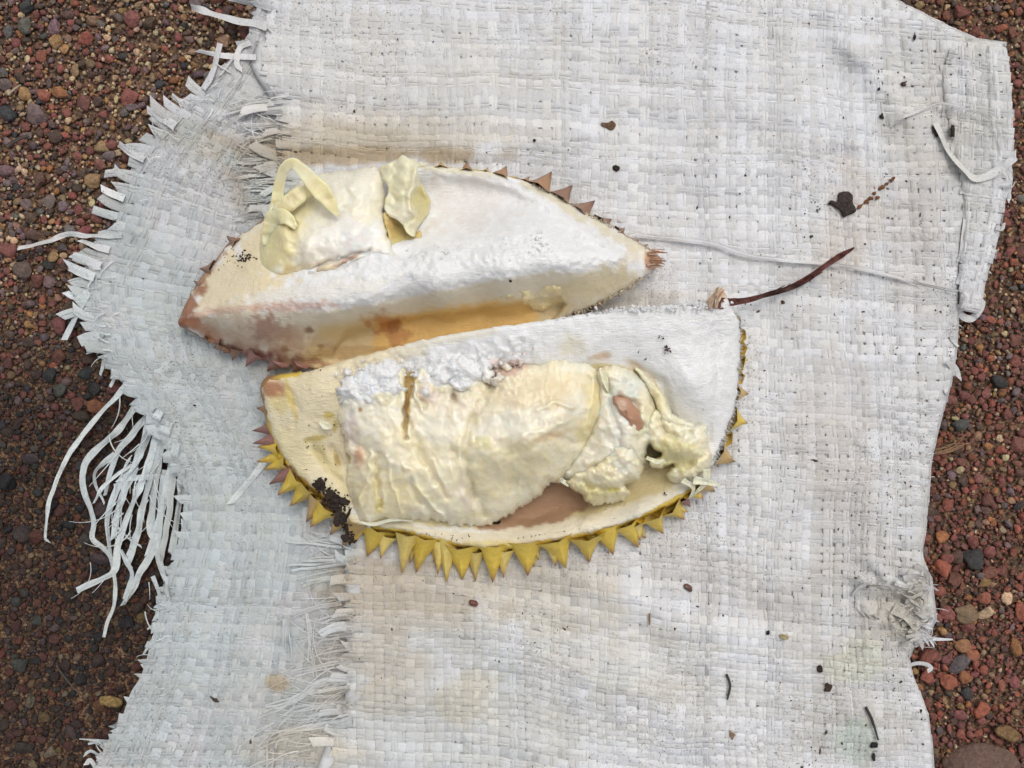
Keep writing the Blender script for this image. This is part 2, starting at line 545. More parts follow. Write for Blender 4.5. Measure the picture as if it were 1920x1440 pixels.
# ------------------------------------------------------------------ gravel and pebbles
def ico(sub):
    t = (1 + 5 ** 0.5) / 2
    v = np.array([(-1, t, 0), (1, t, 0), (-1, -t, 0), (1, -t, 0), (0, -1, t), (0, 1, t), (0, -1, -t), (0, 1, -t), (t, 0, -1), (t, 0, 1), (-t, 0, -1), (-t, 0, 1)], float)
    f = [(0, 11, 5), (0, 5, 1), (0, 1, 7), (0, 7, 10), (0, 10, 11), (1, 5, 9), (5, 11, 4), (11, 10, 2), (10, 7, 6), (7, 1, 8), (3, 9, 4), (3, 4, 2), (3, 2, 6), (3, 6, 8), (3, 8, 9), (4, 9, 5), (2, 4, 11), (6, 2, 10), (8, 6, 7), (9, 8, 1)]
    v = [tuple(p / np.linalg.norm(p)) for p in v]
    for _ in range(sub):
        cache = {}; nf = []
        def mid(a, b):
            k = (min(a, b), max(a, b))
            if k not in cache:
                p = np.array(v[a]) + np.array(v[b]); p /= np.linalg.norm(p)
                v.append(tuple(p)); cache[k] = len(v) - 1
            return cache[k]
        for (a, b, c) in f:
            ab, bc, ca = mid(a, b), mid(b, c), mid(c, a)
            nf += [(a, ab, ca), (b, bc, ab), (c, ca, bc), (ab, bc, ca)]
        f = nf
    return np.array(v), np.array(f)


def rock(sub, seed, flat=0.75, lump=0.30):
    """a pebble: a sphere cut by several planes, then roughened"""
    v, f = ico(sub)
    r = np.random.default_rng(seed)
    v = v.copy()
    for _ in range(11):
        n = r.normal(size=3); n /= np.linalg.norm(n)
        dd = r.uniform(0.52, 0.84)
        s = v @ n
        v = v - np.where(s > dd, (s - dd) * 0.85, 0)[:, None] * n
    ax = v * 1.0
    k = 1 + lump * 0.5 * (vn(ax[:, 0] * 1.7 + seed, ax[:, 1] * 1.7, seed) + vn(ax[:, 1] * 1.7, ax[:, 2] * 1.7 + seed, seed + 1))
    v = v * k[:, None]
    v = v * np.array([1.0, r.uniform(0.68, 0.95), flat * r.uniform(0.7, 1.0)])
    return v, f


PAL = {
    'dusky red': (0.23, 0.085, 0.066), 'brick red': (0.31, 0.10, 0.062), 'mauve grey': (0.185, 0.125, 0.12), 'dark brown': (0.11, 0.066, 0.048),
    'grey': (0.135, 0.125, 0.115), 'charcoal': (0.05, 0.048, 0.05), 'ochre': (0.36, 0.20, 0.085), 'orange brown': (0.36, 0.15, 0.06), 'cream': (0.55, 0.41, 0.25), 'tan': (0.30, 0.185, 0.105)}
NAMES = list(PAL)
W_LEFT = np.array([27, 5, 18, 26, 5, 5, 3, 2, 4, 11.0])
W_LOWL = np.array([24, 8, 14, 32, 7, 11, 2, 3, 2, 5.0])  # darker stones at lower left, with shade put into the mix
W_RIGHT = np.array([44, 24, 9, 13, 1, 1, 1, 5, 1.5, 5.0])
W_SAND = np.array([7, 3, 5, 8, 3, 2, 13, 5, 34, 26.0])


def pick(x, y, fine):
    if x > 1100: w = W_RIGHT.copy()
    else:
        t = float(ss(480, 850, y)); w = W_LEFT * (1 - t) + W_LOWL * t
    if fine:
        s = 0.85 * (1 - 0.75 * float(ss(420, 700, y))) if x < 1100 else 0.45 * (1 - float(ss(700, 1000, y))) + 0.15
        w = w / w.sum() * (1 - s) + W_SAND / W_SAND.sum() * s
    w = w / w.sum()
    return NAMES[int(np.searchsorted(np.cumsum(w), random.random()).clip(0, 9))]


SACKP = [np.array(UP), LOP, HEM]


def covered(x, y, m=22):
    """deep under the sack (pebbles there are never seen)"""
    x = np.asarray(x, float); y = np.asarray(y, float)
    r = np.zeros(x.shape, bool)
    for dx, dy in [(0, 0)]:
        for p in SACKP: r |= inside(x + dx, y + dy, p)
    sh = r.copy()
    for p in SACKP[:3]:
        dd, _, _ = pdist(x, y, p, True)
        sh &= ~((dd < m))
    # near an edge but inside another panel: covered
    return sh


def fine_w(x, y):
    """1 where the ground is mostly fine sand"""
    a = np.exp(-(((x - 330) / 170) ** 2 + ((y - 150) / 200) ** 2)) if x < 1100 else (1 - float(ss(450, 900, y))) * 0.85
    return float(a)


cell = {}
peb = []
def try_add(x, y, r, tol):
    c = 40
    i, j = int(x // c), int(y // c)
    for a in (i - 1, i, i + 1):
        for b_ in (j - 1, j, j + 1):
            for (qx, qy, qr) in cell.get((a, b_), ()):
                if (qx - x) ** 2 + (qy - y) ** 2 < (tol * (qr + r)) ** 2: return False
    cell.setdefault((i, j), []).append((x, y, r))
    return True


SPECIAL = [  # x, y, r, colour, label
    (68, 216, 23, 'mauve grey', 'big round mauve grey pebble in the upper left gravel'),
    (14, 214, 21, 'charcoal', 'dark grey stone at the left edge beside the big mauve pebble'),
    (45, 47, 17, 'grey', 'blue grey oblong pebble near the top left corner'),
    (243, 180, 17, 'dusky red', 'angular dusky red stone lying in the pale sand at upper left'),
    (103, 79, 14, 'ochre', 'yellow ochre pebble among red stones at upper left'),
    (83, 178, 13, 'brick red', 'brick red oval pebble above the big mauve pebble'),
    (15, 320, 18, 'mauve grey', 'mauve grey pebble at the left edge halfway up the upper gravel'),
    (75, 338, 19, 'dark brown', 'dark brown angular stone left of the white comb of sack ends'),
    (45, 505, 20, 'mauve grey', 'mauve grey pebble just below the long white stray tape end'),
    (68, 523, 16, 'dusky red', 'dusky red pebble touching the mauve one below the stray tape end'),
    (16, 468, 16, 'dusky red', 'dusky red egg shaped pebble at the left edge under the stray tape'),
    (10, 905, 25, 'charcoal', 'large charcoal stone at the left edge level with the hanging tapes'),
    (180, 760, 15, 'orange brown', 'orange brown pebble close to the torn sack edge at left'),
    (43, 998, 20, 'mauve grey', 'broad mauve stone beside the tip of the longest loose tape'),
    (1826, 1047, 24, 'charcoal', 'large dark grey pebble in the red gravel right of the sack'),
    (1802, 1246, 22, 'grey', 'smooth grey pebble right of the hooked tape end'),
    (1801, 798, 15, 'grey', 'blue grey pebble beside the fine roots at right'),
    (1810, 1298, 13, 'charcoal', 'small blue black pebble below the smooth grey pebble at right'),
    (1811, 1272, 14, 'orange brown', 'orange brown oval pebble under the smooth grey pebble at right'),
    (1848, 1093, 12, 'ochre', 'yellow ochre pebble below the large dark pebble at right'),
    (1762, 1062, 18, 'brick red', 'brick red pebble against the frayed right sack edge'),
    (1810, 1150, 22, 'tan', 'tan brown stone in the gravel right of the frayed pucker'),
    (1887, 1120, 12, 'cream', 'pale cream pebble close to the right edge of the photo'),
    (1737, 1228, 19, 'dusky red', 'dusky red stone tucked under the hooked tape end'),
]
for (x, y, r, cn, lab) in SPECIAL:
    cell.setdefault((int(x // 40), int(y // 40)), []).append((x, y, r * 0.95))
    peb.append([x, y, r, cn, lab])
cell.setdefault((int(1830 // 40), int(1420 // 40)), []).append((1830, 1440, 70))


def rand_xy(n):
    x = np.where(rng.random(n) < 0.64, rng.uniform(-300, 620, n), rng.uniform(1600, 2220, n))
    y = rng.uniform(-290, 1740, n)
    k = ~covered(x, y)
    return x[k], y[k]


for (r0, r1, n, tol) in ((11, 18, 1600, 0.78), (7.0, 11.5, 19000, 0.72), (4.6, 8, 54000, 0.72)):
    xs, ys = rand_xy(n)
    for x, y in zip(xs, ys):
        fw = fine_w(x, y)
        if random.random() < fw * (0.96 if r0 > 7 else 0.75): continue
        if r0 > 10 and x > 1100 and y < 900 and random.random() < 0.6: continue
        r = r0 + (r1 - r0) * random.random() ** 1.6
        if try_add(x, y, r, tol): peb.append([x, y, r, pick(x, y, r0 < 6), None])
order = sorted([p for p in peb if p[4] is None and -5 < p[0] < 1925 and -5 < p[1] < 1445], key=lambda p: -p[2])
chosen = set(id(p) for p in order[:262])

base_meshes = []
for k in range(14):
    v, f = rock(2, 100 + k)
    base_meshes.append(mk('pebble', v, f, M_pebble, link=False))
ROCK1 = [rock(1, 300 + k) for k in range(16)]
ROCK0 = [rock(0, 400 + k) for k in range(12)]


def painted_shade(x, y):  # shade at lower left, painted by darkening the stone colours
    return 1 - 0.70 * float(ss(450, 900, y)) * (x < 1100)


def jitter(c, a=0.28):
    c = np.array(c) * (1 + random.uniform(-a, a)) * (1 + rng.uniform(-0.10, 0.10, 3))
    return np.clip(c, 0.01, 0.8)


def place_txt(x, y):
    if x > 1100: return 'right of the hem' if y < 600 else 'right of the sack' if y < 1000 else 'at lower right'
    if y < 220: return 'at top left'
    if y < 440: return 'left of the sack'
    if y < 700: return 'by the torn comb'
    if y < 1020: return 'beside the hanging tapes'
    return 'at lower left' if y < 1230 else 'at bottom left'


stuff_v, stuff_f, stuff_c = [], [], []
off = 0
def add_stuff(bv, bf, x, y, z, r, c):
    global off
    ang = rng.uniform(0, 6.283); ca, sa = math.cos(ang), math.sin(ang)
    tl = rng.normal(0, 0.35)
    v = bv * (r * S)
    v = np.stack([v[:, 0] * ca - v[:, 1] * sa, v[:, 0] * sa + v[:, 1] * ca, v[:, 2] + v[:, 0] * tl * 0.5], 1) + P(x, y, z)
    stuff_v.append(v); stuff_f.append(bf + off); off += len(v)
    stuff_c.append(np.tile(c, (len(v), 1)))


npeb = 0
shown = []
used_labels = {}
for p in peb:
    x, y, r, cn, lab = p
    zg = float(H_ground(x, y))
    c = jitter(PAL[cn]) * painted_shade(x, y)
    if lab or id(p) in chosen:
        o = bpy.data.objects.new('pebble', base_meshes[npeb % 14]); npeb += 1
        col.objects.link(o)
        o.location = P(x, y, zg + r * S * 1000 * 0.30)
        s = r * S * 1.08
        o.scale = (s * random.uniform(0.95, 1.2), s, s * random.uniform(0.8, 1.0))
        o.rotation_euler = (random.gauss(0, 0.25), random.gauss(0, 0.25), random.uniform(0, 6.28))
        o.color = tuple(c) + (1,)
        shown.append((o, x, y, r, cn, lab, float(np.sum(c)) / sum(PAL[cn]) / painted_shade(x, y)))
    else:
        bv, bf = ROCK1[random.randrange(16)] if r > 6.2 and -20 < x < 1940 and -20 < y < 1460 else ROCK0[random.randrange(12)]
        add_stuff(bv, bf, x, y, zg + r * S * 1000 * random.uniform(0.1, 0.35), r * 1.1, c)
for (o, x, y, r, cn, lab, br) in shown:
    if not lab:
        near_ = min((q for q in shown if q[0] is not o), key=lambda q: math.hypot(q[1] - x, q[2] - y) - q[3])
        size = 'big' if r > 17 else 'medium' if r > 13.5 else 'small'
        tone = 'pale ' if br > 1.12 else 'deep ' if br < 0.86 else ''
        side = 'left of' if near_[1] - x > abs(near_[2] - y) else 'right of' if x - near_[1] > abs(near_[2] - y) else 'above' if near_[2] > y else 'below'
        lab = f'{size} {tone}{cn} pebble {side} a {near_[4]} one ' + place_txt(x, y)
    for other, oy in used_labels.get(lab, ()):
        lab = ('lower ' if y > oy else 'upper ') + lab
        break
    used_labels.setdefault(lab, []).append((o, y))
    tag(o, lab, 'pebble', 'pebbles in the gravel')
xs, ys = rand_xy(56000)
fws = np.array([fine_w(x, y) for x, y in zip(xs, ys)])
for x, y, fw in zip(xs, ys, fws):
    r = random.uniform(2.2, 5.2)
    bv, bf = ROCK0[random.randrange(12)]
    fine = random.random() < 0.35 + 0.6 * fw
    add_stuff(bv, bf, x, y, float(0) + random.uniform(0, 0.9), r, jitter(PAL[pick(x, y, fine)], 0.35) * painted_shade(x, y))
SV = np.concatenate(stuff_v)
# the grains of the last loop were put at z=0..0.9: lay them on the ground
cnt0 = sum(len(v) for v in stuff_v[:-len(xs)])
SV[cnt0:, 2] += 0.001 * np.repeat(H_ground(xs, ys), 12)
gr = mk('gravel', SV, np.concatenate(stuff_f), M_gravel, None, np.concatenate(stuff_c))
tag(gr, 'loose red brown gravel and coarse sand on both sides of the sack', 'gravel', kind='stuff')

# large half buried rock at the bottom right corner
v, f = rock(4, 77, 0.7, 0.12)
n3 = fbm(v[:, 0] * 3, v[:, 1] * 3 + v[:, 2] * 2, 5, 4)
v = v * (1 + 0.05 * n3)[:, None]
big = mk('rock', v * np.array([0.0215, 0.020, 0.016]) + P(1832, 1452, -3), f, M_pebble)
big.color = (0.17, 0.10, 0.075, 1)
tag(big, 'large brown rock half buried at the bottom right corner', 'rock')

# ------------------------------------------------------------------ the woven sack
sack = empty('woven_sack', tuple(P(960, 720, 5)))
tag(sack, 'worn white woven plastic sack spread flat on the gravel', 'sack')

STAINS_SHADE = [  # x, y, rx, ry, rot, colour multiplier, strength; stains plus painted shade at left
    (780, 1150, 200, 90, 4, (0.80, 0.73, 0.58), 0.8), (900, 1080, 260, 34, 6, (0.80, 0.72, 0.56), 0.7), (640, 288, 230, 22, 0, (0.66, 0.54, 0.36), 0.8), (1180, 1250, 300, 90, 12, (0.93, 0.91, 0.85), 0.6), (1320, 1080, 160, 60, 20, (0.91, 0.87, 0.81), 0.6),
    (700, 1330, 420, 260, 0, (0.88, 0.90, 0.88), 0.8), (600, 262, 260, 36, 0, (0.74, 0.63, 0.47), 0.75),
    (650, 250, 300, 60, 0, (0.86, 0.78, 0.64), 0.7), (760, 1100, 230, 60, 4, (0.72, 0.61, 0.45), 0.85), (1000, 1130, 240, 60, 10, (0.90, 0.85, 0.74), 0.7), (700, 1310, 120, 40, 0, (0.84, 0.76, 0.62), 0.6),
    (640, 292, 270, 20, 0, (0.70, 0.56, 0.38), 0.9), (470, 340, 70, 90, 0, (0.72, 0.64, 0.52), 0.75), (760, 1130, 190, 75, 0, (0.80, 0.72, 0.60), 0.75),
    (700, 1230, 150, 60, 0, (0.82, 0.74, 0.62), 0.6), (1000, 1080, 200, 50, 0, (0.88, 0.82, 0.72), 0.5), (960, 1360, 260, 90, 0, (0.90, 0.90, 0.85), 0.6),
    (300, 950, 330, 640, 8, (0.88, 0.955, 0.95), 0.95), (1610, 1150, 150, 300, 0, (0.83, 0.80, 0.75), 0.75), (1560, 780, 110, 200, 0, (0.88, 0.84, 0.79), 0.7), (1680, 1130, 70, 70, 0, (0.80, 0.75, 0.64), 0.7), (1720, 420, 60, 200, 0, (0.92, 0.88, 0.84), 0.7),  # first entry: shade over the left, painted into the tapes as cool grey
    (1590, 420, 60, 140, 10, (0.94, 0.85, 0.76), 0.6), (1740, 200, 90, 160, 0, (0.90, 0.86, 0.78), 0.6), (1840, 250, 60, 300, 0, (0.93, 0.91, 0.85), 0.6),
    (520, 1280, 26, 20, 0, (0.80, 0.66, 0.46), 0.9), (1610, 1390, 40, 50, 0, (0.80, 0.90, 0.78), 0.7), (1600, 1240, 60, 40, 0, (0.86, 0.86, 0.66), 0.5),
    (620, 90, 140, 110, 0, (0.92, 0.90, 0.86), 0.7), (900, 130, 300, 120, 0, (0.97, 0.95, 0.91), 0.6), (560, 700, 90, 40, 0, (0.7, 0.62, 0.52), 0.5),
    (1180, 580, 90, 30, -10, (0.66, 0.60, 0.50), 0.6), (560, 1400, 110, 40, 0, (0.98, 0.90, 0.74), 0.7), (880, 1300, 60, 60, 0, (0.86, 0.78, 0.60), 0.5)]  # first entry: darker tone in the gap between the durian pieces
stain_shade = paint((1, 1, 1), STAINS_SHADE, 31, 0.45, 60)


def ribbon(cx, cy, cz, hw, zc, tint, uvlen=None, ns=6, pleat=0.0, twist=None, slant=(0, 0), fold=None):
    """tape along a pixel path: returns verts, faces, colours, uv.  hw half width px, zc crown mm"""
    n = len(cx)
    tx = np.gradient(cx); ty = np.gradient(cy)
    L = np.hypot(tx, ty) + 1e-9
    nx, ny = -ty / L, tx / L
    if fold is not None: ns = 12
    s = np.array([-1, -0.94, -0.82] + [fold - 0.16, fold - 0.05, fold, fold + 0.05, fold + 0.16, fold + 0.3] + [0.82, 0.94, 1.0]) if fold is not None else np.array([-1, -0.94, -0.82, -0.35, 0.35, 0.82, 0.94, 1.0]) if ns == 8 else np.linspace(-1, 1, ns)
    tw = np.zeros(n) if twist is None else twist
    X = cx[:, None] + nx[:, None] * hw[:, None] * s * np.cos(tw)[:, None]
    Y = cy[:, None] + ny[:, None] * hw[:, None] * s * np.cos(tw)[:, None]
    for row, sl in ((0, slant[0]), (n - 1, slant[1])):
        if sl:
            X[row] += tx[row] / L[row] * s * hw[row] * sl; Y[row] += ty[row] / L[row] * s * hw[row] * sl
    prof = (1 - s ** 6) * 1.0 + pleat * np.sin(s * 5.0 + 1.0)
    if fold is not None: prof = prof + np.array([0, 0, 0, 0.15, -0.5, -1.2, -0.1, 0.35, 0.2, 0, 0, 0])
    Z = (cz[:, None] if cz is not None else 0) + zc * prof[None, :] + np.sin(tw)[:, None] * hw[:, None] * S * 1000 * s[None, :]
    i = np.arange(n * ns).reshape(n, ns)
    q = np.stack([i[:-1, :-1], i[1:, :-1], i[1:, 1:], i[:-1, 1:]], -1).reshape(-1, 4)
    arc = np.cumsum(np.concatenate([[0], np.hypot(np.diff(cx), np.diff(cy))])) / 17.0
    uv = np.stack([np.repeat(arc[:, None], ns, 1) + tint[3], np.repeat((s[None] * 0.5 + 0.5), n, 0) + tint[3] * 3.7], -1).reshape(-1, 2)
    C = stain_shade(X.ravel(), Y.ravel()) * np.array(tint[:3])
    return X.ravel(), Y.ravel(), Z.ravel(), q, C, uv


def tint_rand(base=0.72):
    k = base * random.uniform(0.84, 1.06)
    w = random.uniform(-0.03, 0.012)
    return (k * (1 + w * 0.4), k, k * (1 - w), random.uniform(0, 50))


def pitches(a, b, pf):
    r = [a]
    while r[-1] < b: r.append(r[-1] + pf(r[-1]) * random.choice((0.62, 0.85, 0.95, 1.0, 1.05, 1.15, 1.3)))
    return np.array(r)


def weave(parent, U, Vv, M, Hf, test, zoff, ampf, left_ext=None, right_ext=None, tname='tape', base=0.74, clip=None, crown=0.36):
    """plain weave of real tapes. U / Vv: tape positions of warp and weft; M maps (u,v) to pixels"""
    sub = 4
    for fam in (0, 1):
        along, across = (Vv, U) if fam == 0 else (U, Vv)
        for k, c in enumerate(across):
            pw = (across[min(k + 1, len(across) - 1)] - across[max(k - 1, 0)]) / 2
            if k in (0, len(across) - 1): pw *= 2
            hw0 = pw * 0.5 * random.choice((1.02, 1.0, 1.0, 0.98, 0.97, 0.93, 0.84))
            n = (len(along) - 1) * sub + 1
            t = np.interp(np.arange(n) / sub, np.arange(len(along)), along)
            ext_l = ext_r = 0
            if fam == 1 and left_ext: ext_l = left_ext(c)
            if fam == 1 and right_ext: ext_r = right_ext(c)
            wob = 1.4 * vn(t / 40, np.full(n, k * 3.1), 55 + fam)
            if fam == 0: x, y = M(np.full(n, c) + wob, t)
            else: x, y = M(t, np.full(n, c) + wob)
            ins = test(x, y)
            if not ins.any(): continue
            # over / under
            ph = np.arange(n) / sub
            sgn = 1 - 2 * ((k + fam) % 2)
            up = sgn * np.cos(math.pi * ph)
            A = ampf(x, y)
            h = A * np.sign(up) * np.abs(up) ** 0.4
            tint = tint_rand(base)
            fold = random.uniform(-0.55, 0.45) if random.random() < 0.5 else None
            runs = np.flatnonzero(np.diff(np.concatenate([[0], ins.astype(int), [0]])))
            for a, b_ in zip(runs[::2], runs[1::2]):
                if b_ - a < 6: continue
                rx, ry, rh = x[a:b_], y[a:b_], h[a:b_]
                if ext_l > 3:
                    m_ = max(3, int(ext_l / 6)); s_ = np.linspace(ext_l, 0, m_, endpoint=False)
                    dx, dy = rx[0] - rx[4], ry[0] - ry[4]; l_ = math.hypot(dx, dy)
                    bend = random.uniform(-0.4, 0.4)
                    ex = rx[0] + dx / l_ * s_ - dy / l_ * bend * s_ * s_ / max(ext_l, 1); ey = ry[0] + dy / l_ * s_ + dx / l_ * bend * s_ * s_ / max(ext_l, 1)
                    rx = np.concatenate([ex, rx]); ry = np.concatenate([ey, ry])
                    rh = np.concatenate([np.linspace(random.uniform(-1, 1.5), rh[0], m_), rh])
                if ext_r > 3:
                    m_ = max(3, int(ext_r / 5)); s_ = np.linspace(ext_r, 0, m_, endpoint=False)[::-1]
                    dx, dy = rx[-1] - rx[-4], ry[-1] - ry[-4]; l_ = math.hypot(dx, dy)
                    rx = np.concatenate([rx, rx[-1] + dx / l_ * s_]); ry = np.concatenate([ry, ry[-1] + dy / l_ * s_])
                    rh = np.concatenate([rh, np.linspace(rh[-1], random.uniform(-1, 0.5), m_)])
                hw = np.full(len(rx), hw0) * (1 + 0.10 * vn(np.arange(len(rx)) / 8, np.full(len(rx), k * 1.7), 66))
                X, Y, Z, q, C, uv = ribbon(rx, ry, rh, hw, crown, tint, ns=8, fold=fold, pleat=random.choice((0, 0, 0.15, 0.3, 0.5)), slant=(random.uniform(-1.2, 1.2) if ext_l > 3 else 0, 0))
                if clip is not None: X, Y, Z = clip(X, Y, Z)
                Z = Z + Hf(X, Y) + zoff
                mk(tname, P(X, Y, Z), q, M_tape, parent, C, uv)


film_col = lambda x, y: np.ones(x.shape + (3,)) * 0.5
lo_out = [p for p in LOP]
# lower layer
lo_panel = relief('sack_panel', LOP, lambda x, y: H_lo(x, y) - 0.95, 12, M_film, sack, film_col, skirt=1.0)
lo_panel['label'] = 'lower layer of the sack with torn comb edge, shade painted in greenish grey'
arcL = crom(LO_L, 400); arcR = crom(LO_R, 400)
# matching parameter by control point index keeps the rows where the lists say
def lists(v):
    i = np.clip(v, 0, len(LO_L) - 1.001)
    a = np.arange(len(LO_L))
    l = np.stack([np.interp(i, a, np.array(LO_L)[:, k]) for k in (0, 1)], -1)
    r = np.stack([np.interp(i, a, np.array(LO_R, float)[:, k]) for k in (0, 1)], -1)
    return l, r
lenL = np.concatenate([[0], np.cumsum(np.linalg.norm(np.diff(np.array(LO_L, float), axis=0), axis=1))])
def M_lo(u, v):
    iv = np.interp(v, lenL, np.arange(len(LO_L)))
    # smooth the polyline by averaging nearby parameters
    l = 0; r = 0
    for dlt in (-0.8, -0.4, 0, 0.4, 0.8):
        a_, b_ = lists(iv + dlt); l = l + a_ / 5; r = r + b_ / 5
    t = u / 480.0
    x = l[..., 0] * (1 - t) + r[..., 0] * t; y = l[..., 1] * (1 - t) + r[..., 1] * t
    return x + 3 * vn(u / 70, v / 70, 41), y + 3 * vn(u / 70, v / 70, 42)
Ulo = pitches(-6, 395, lambda t: 17)
Vlo = pitches(10, lenL[-1] - 12, lambda t: 17.5)
UPC = crom(UP, 500, True)
def test_lo(x, y): return inside(x, y, LOP) & ((x < 720))
def ext_lo(c):
    y = np.interp(c, lenL, np.array(LO_L)[:, 1])
    if y < 130: return random.uniform(0, 14)
    if y < 720: return random.choice((random.uniform(4, 26), random.uniform(20, 56)))
    if y < 1000: return random.uniform(0, 22)
    return random.uniform(0, 14)
weave(lo_panel, Ulo, Vlo, M_lo, H_lo, test_lo, 0.0, lambda x, y: 0.27 + 0 * x, ext_lo, None, base=0.64, crown=0.42)  # base darker than the upper layer: shade painted into the tape colour

# upper layer
up_panel = relief('sack_panel', UP, lambda x, y: H_up(x, y) - 0.95, 12, M_film, sack, film_col, skirt=1.0)
up_panel['label'] = 'white upper layer of the sack with brown stains'
def M_up(u, v):
    x = u + 11 * vn(u / 260, v / 260, 43) + 4 * vn(u / 75, v / 75, 44) + 0.05 * (v - 700) * ss(1450, 1750, u)
    y = v + 0.055 * (u - 960) + 11 * vn(u / 240, v / 240, 45) + 3.5 * vn(u / 70, v / 70, 46) + 0.07 * np.maximum(0, u - 850) * ss(750, 1150, v) - 0.03 * np.maximum(0, u - 1300) * ss(900, 1300, v)
    return x, y
Uup = pitches(455, 1915, lambda t: 16.4)
Vup = pitches(-110, 1505, lambda t: 17.4 - 2.3 * float(ss(500, 1000, t)))
RIGHT = np.array(UP_RIGHT, float)
def test_up(x, y):
    r = inside(x, y, UP)
    xl = np.interp(y, [p[1] for p in UP_LEFT], [p[0] for p in UP_LEFT])
    r &= x > xl + 16 + 26 * vn(y / 17, y * 0, 301) * (y > 180)
    near_ = (x > 1450) & ~r
    if near_.any():
        dd, _, _ = pdist(x[near_], y[near_], RIGHT)
        r[near_] = dd < 16
    return r
def clip_up(x, y, z):
    m = x > 1450
    if not m.any(): return x, y, z
    dd, qx, qy = pdist(x[m], y[m], RIGHT)
    ins = inside(x[m], y[m], UP)
    t = np.where(ins, np.clip(1 - dd / 16, 0, 1), 1)
    z = z.copy(); x = x.copy(); y = y.copy()
    z[m] -= 2.2 * (1 - np.sqrt(np.maximum(0, 1 - t * t))) + np.where(ins, 0, 0.05 * np.minimum(dd, 20))
    e = np.minimum(dd, 20) * 0.12
    x[m] = np.where(ins, x[m], qx + (x[m] - qx) * 0.12); y[m] = np.where(ins, y[m], qy + (y[m] - qy) * 0.12)
    return x, y, z
def amp_up(x, y): return 0.18 + 0.22 * ss(850, 1150, y) * (1 - 0.4 * ss(1500, 1700, x)) + 0.08 * vn(x / 90, y / 90, 71)
def ext_up(c):
    if 215 < c < 430: return random.uniform(5, 60)
    if 950 < c < 1420: return random.uniform(0, 50)
    return random.uniform(0, 6)
weave(up_panel, Uup, Vup, M_up, H_up, test_up, 0.0, amp_up, ext_up, None, base=0.80, clip=clip_up)

# folded hem at the right
H_hem = lambda x, y: H_up(x, y) + 2.2 + 0.9 * np.sin((x + 0.08 * y) / 8.0 + 2.0 * vn(x / 60, y / 90, 21)) * (0.4 + 0.6 * vn(x / 70, y / 120, 22))
hem = relief('hem_fold', HEM.mean(0) + (HEM - HEM.mean(0)) * 0.965, lambda x, y: H_hem(x, y) - 1.0, 8, M_film, sack, film_col, skirt=6.0, edge=(14, 2.5))
def M_hem(u, v): return u + 6 * vn(v / 90, u / 60, 47) + 10 * np.sin(v / 170.0) - 0.11 * np.maximum(0, v - 330), v + 0.12 * (u - 1830) + 3 * vn(u / 50, v / 50, 48)
HEMC = crom(HEM, 200, True)
def H_hem2(x, y):
    dd, _, _ = pdist(x, y, HEMC, True)
    t = np.clip(1 - dd / 16, 0, 1)
    return H_hem(x, y) - 3.0 * (1 - np.sqrt(np.maximum(0, 1 - t * t)))
weave(hem, pitches(1740, 1925, lambda t: 14), pitches(60, 610, lambda t: 18), M_hem, H_hem2, lambda x, y: inside(x, y, HEM), 0.0, lambda x, y: 0.2 + 0 * x, None, lambda c: random.uniform(0, 6), tname='hem_tape', base=0.80)


# loose tapes and strands that still hang on the sack
def H_any(x, y):
    z = H_ground(x, y) + 5.5
    z = np.where(inside(x, y, LOP), H_lo(x, y) + 0.8, z)
    z = np.where(inside(x, y, UP), H_up(x, y) + 0.8, z)
    z = np.where(inside(x, y, HEM), H_hem(x, y) + 0.8, z)
    return z


def smooth1(a, k):
    p = np.pad(a, k, mode='edge')
    return np.convolve(p, np.ones(2 * k + 1) / (2 * k + 1), 'valid')


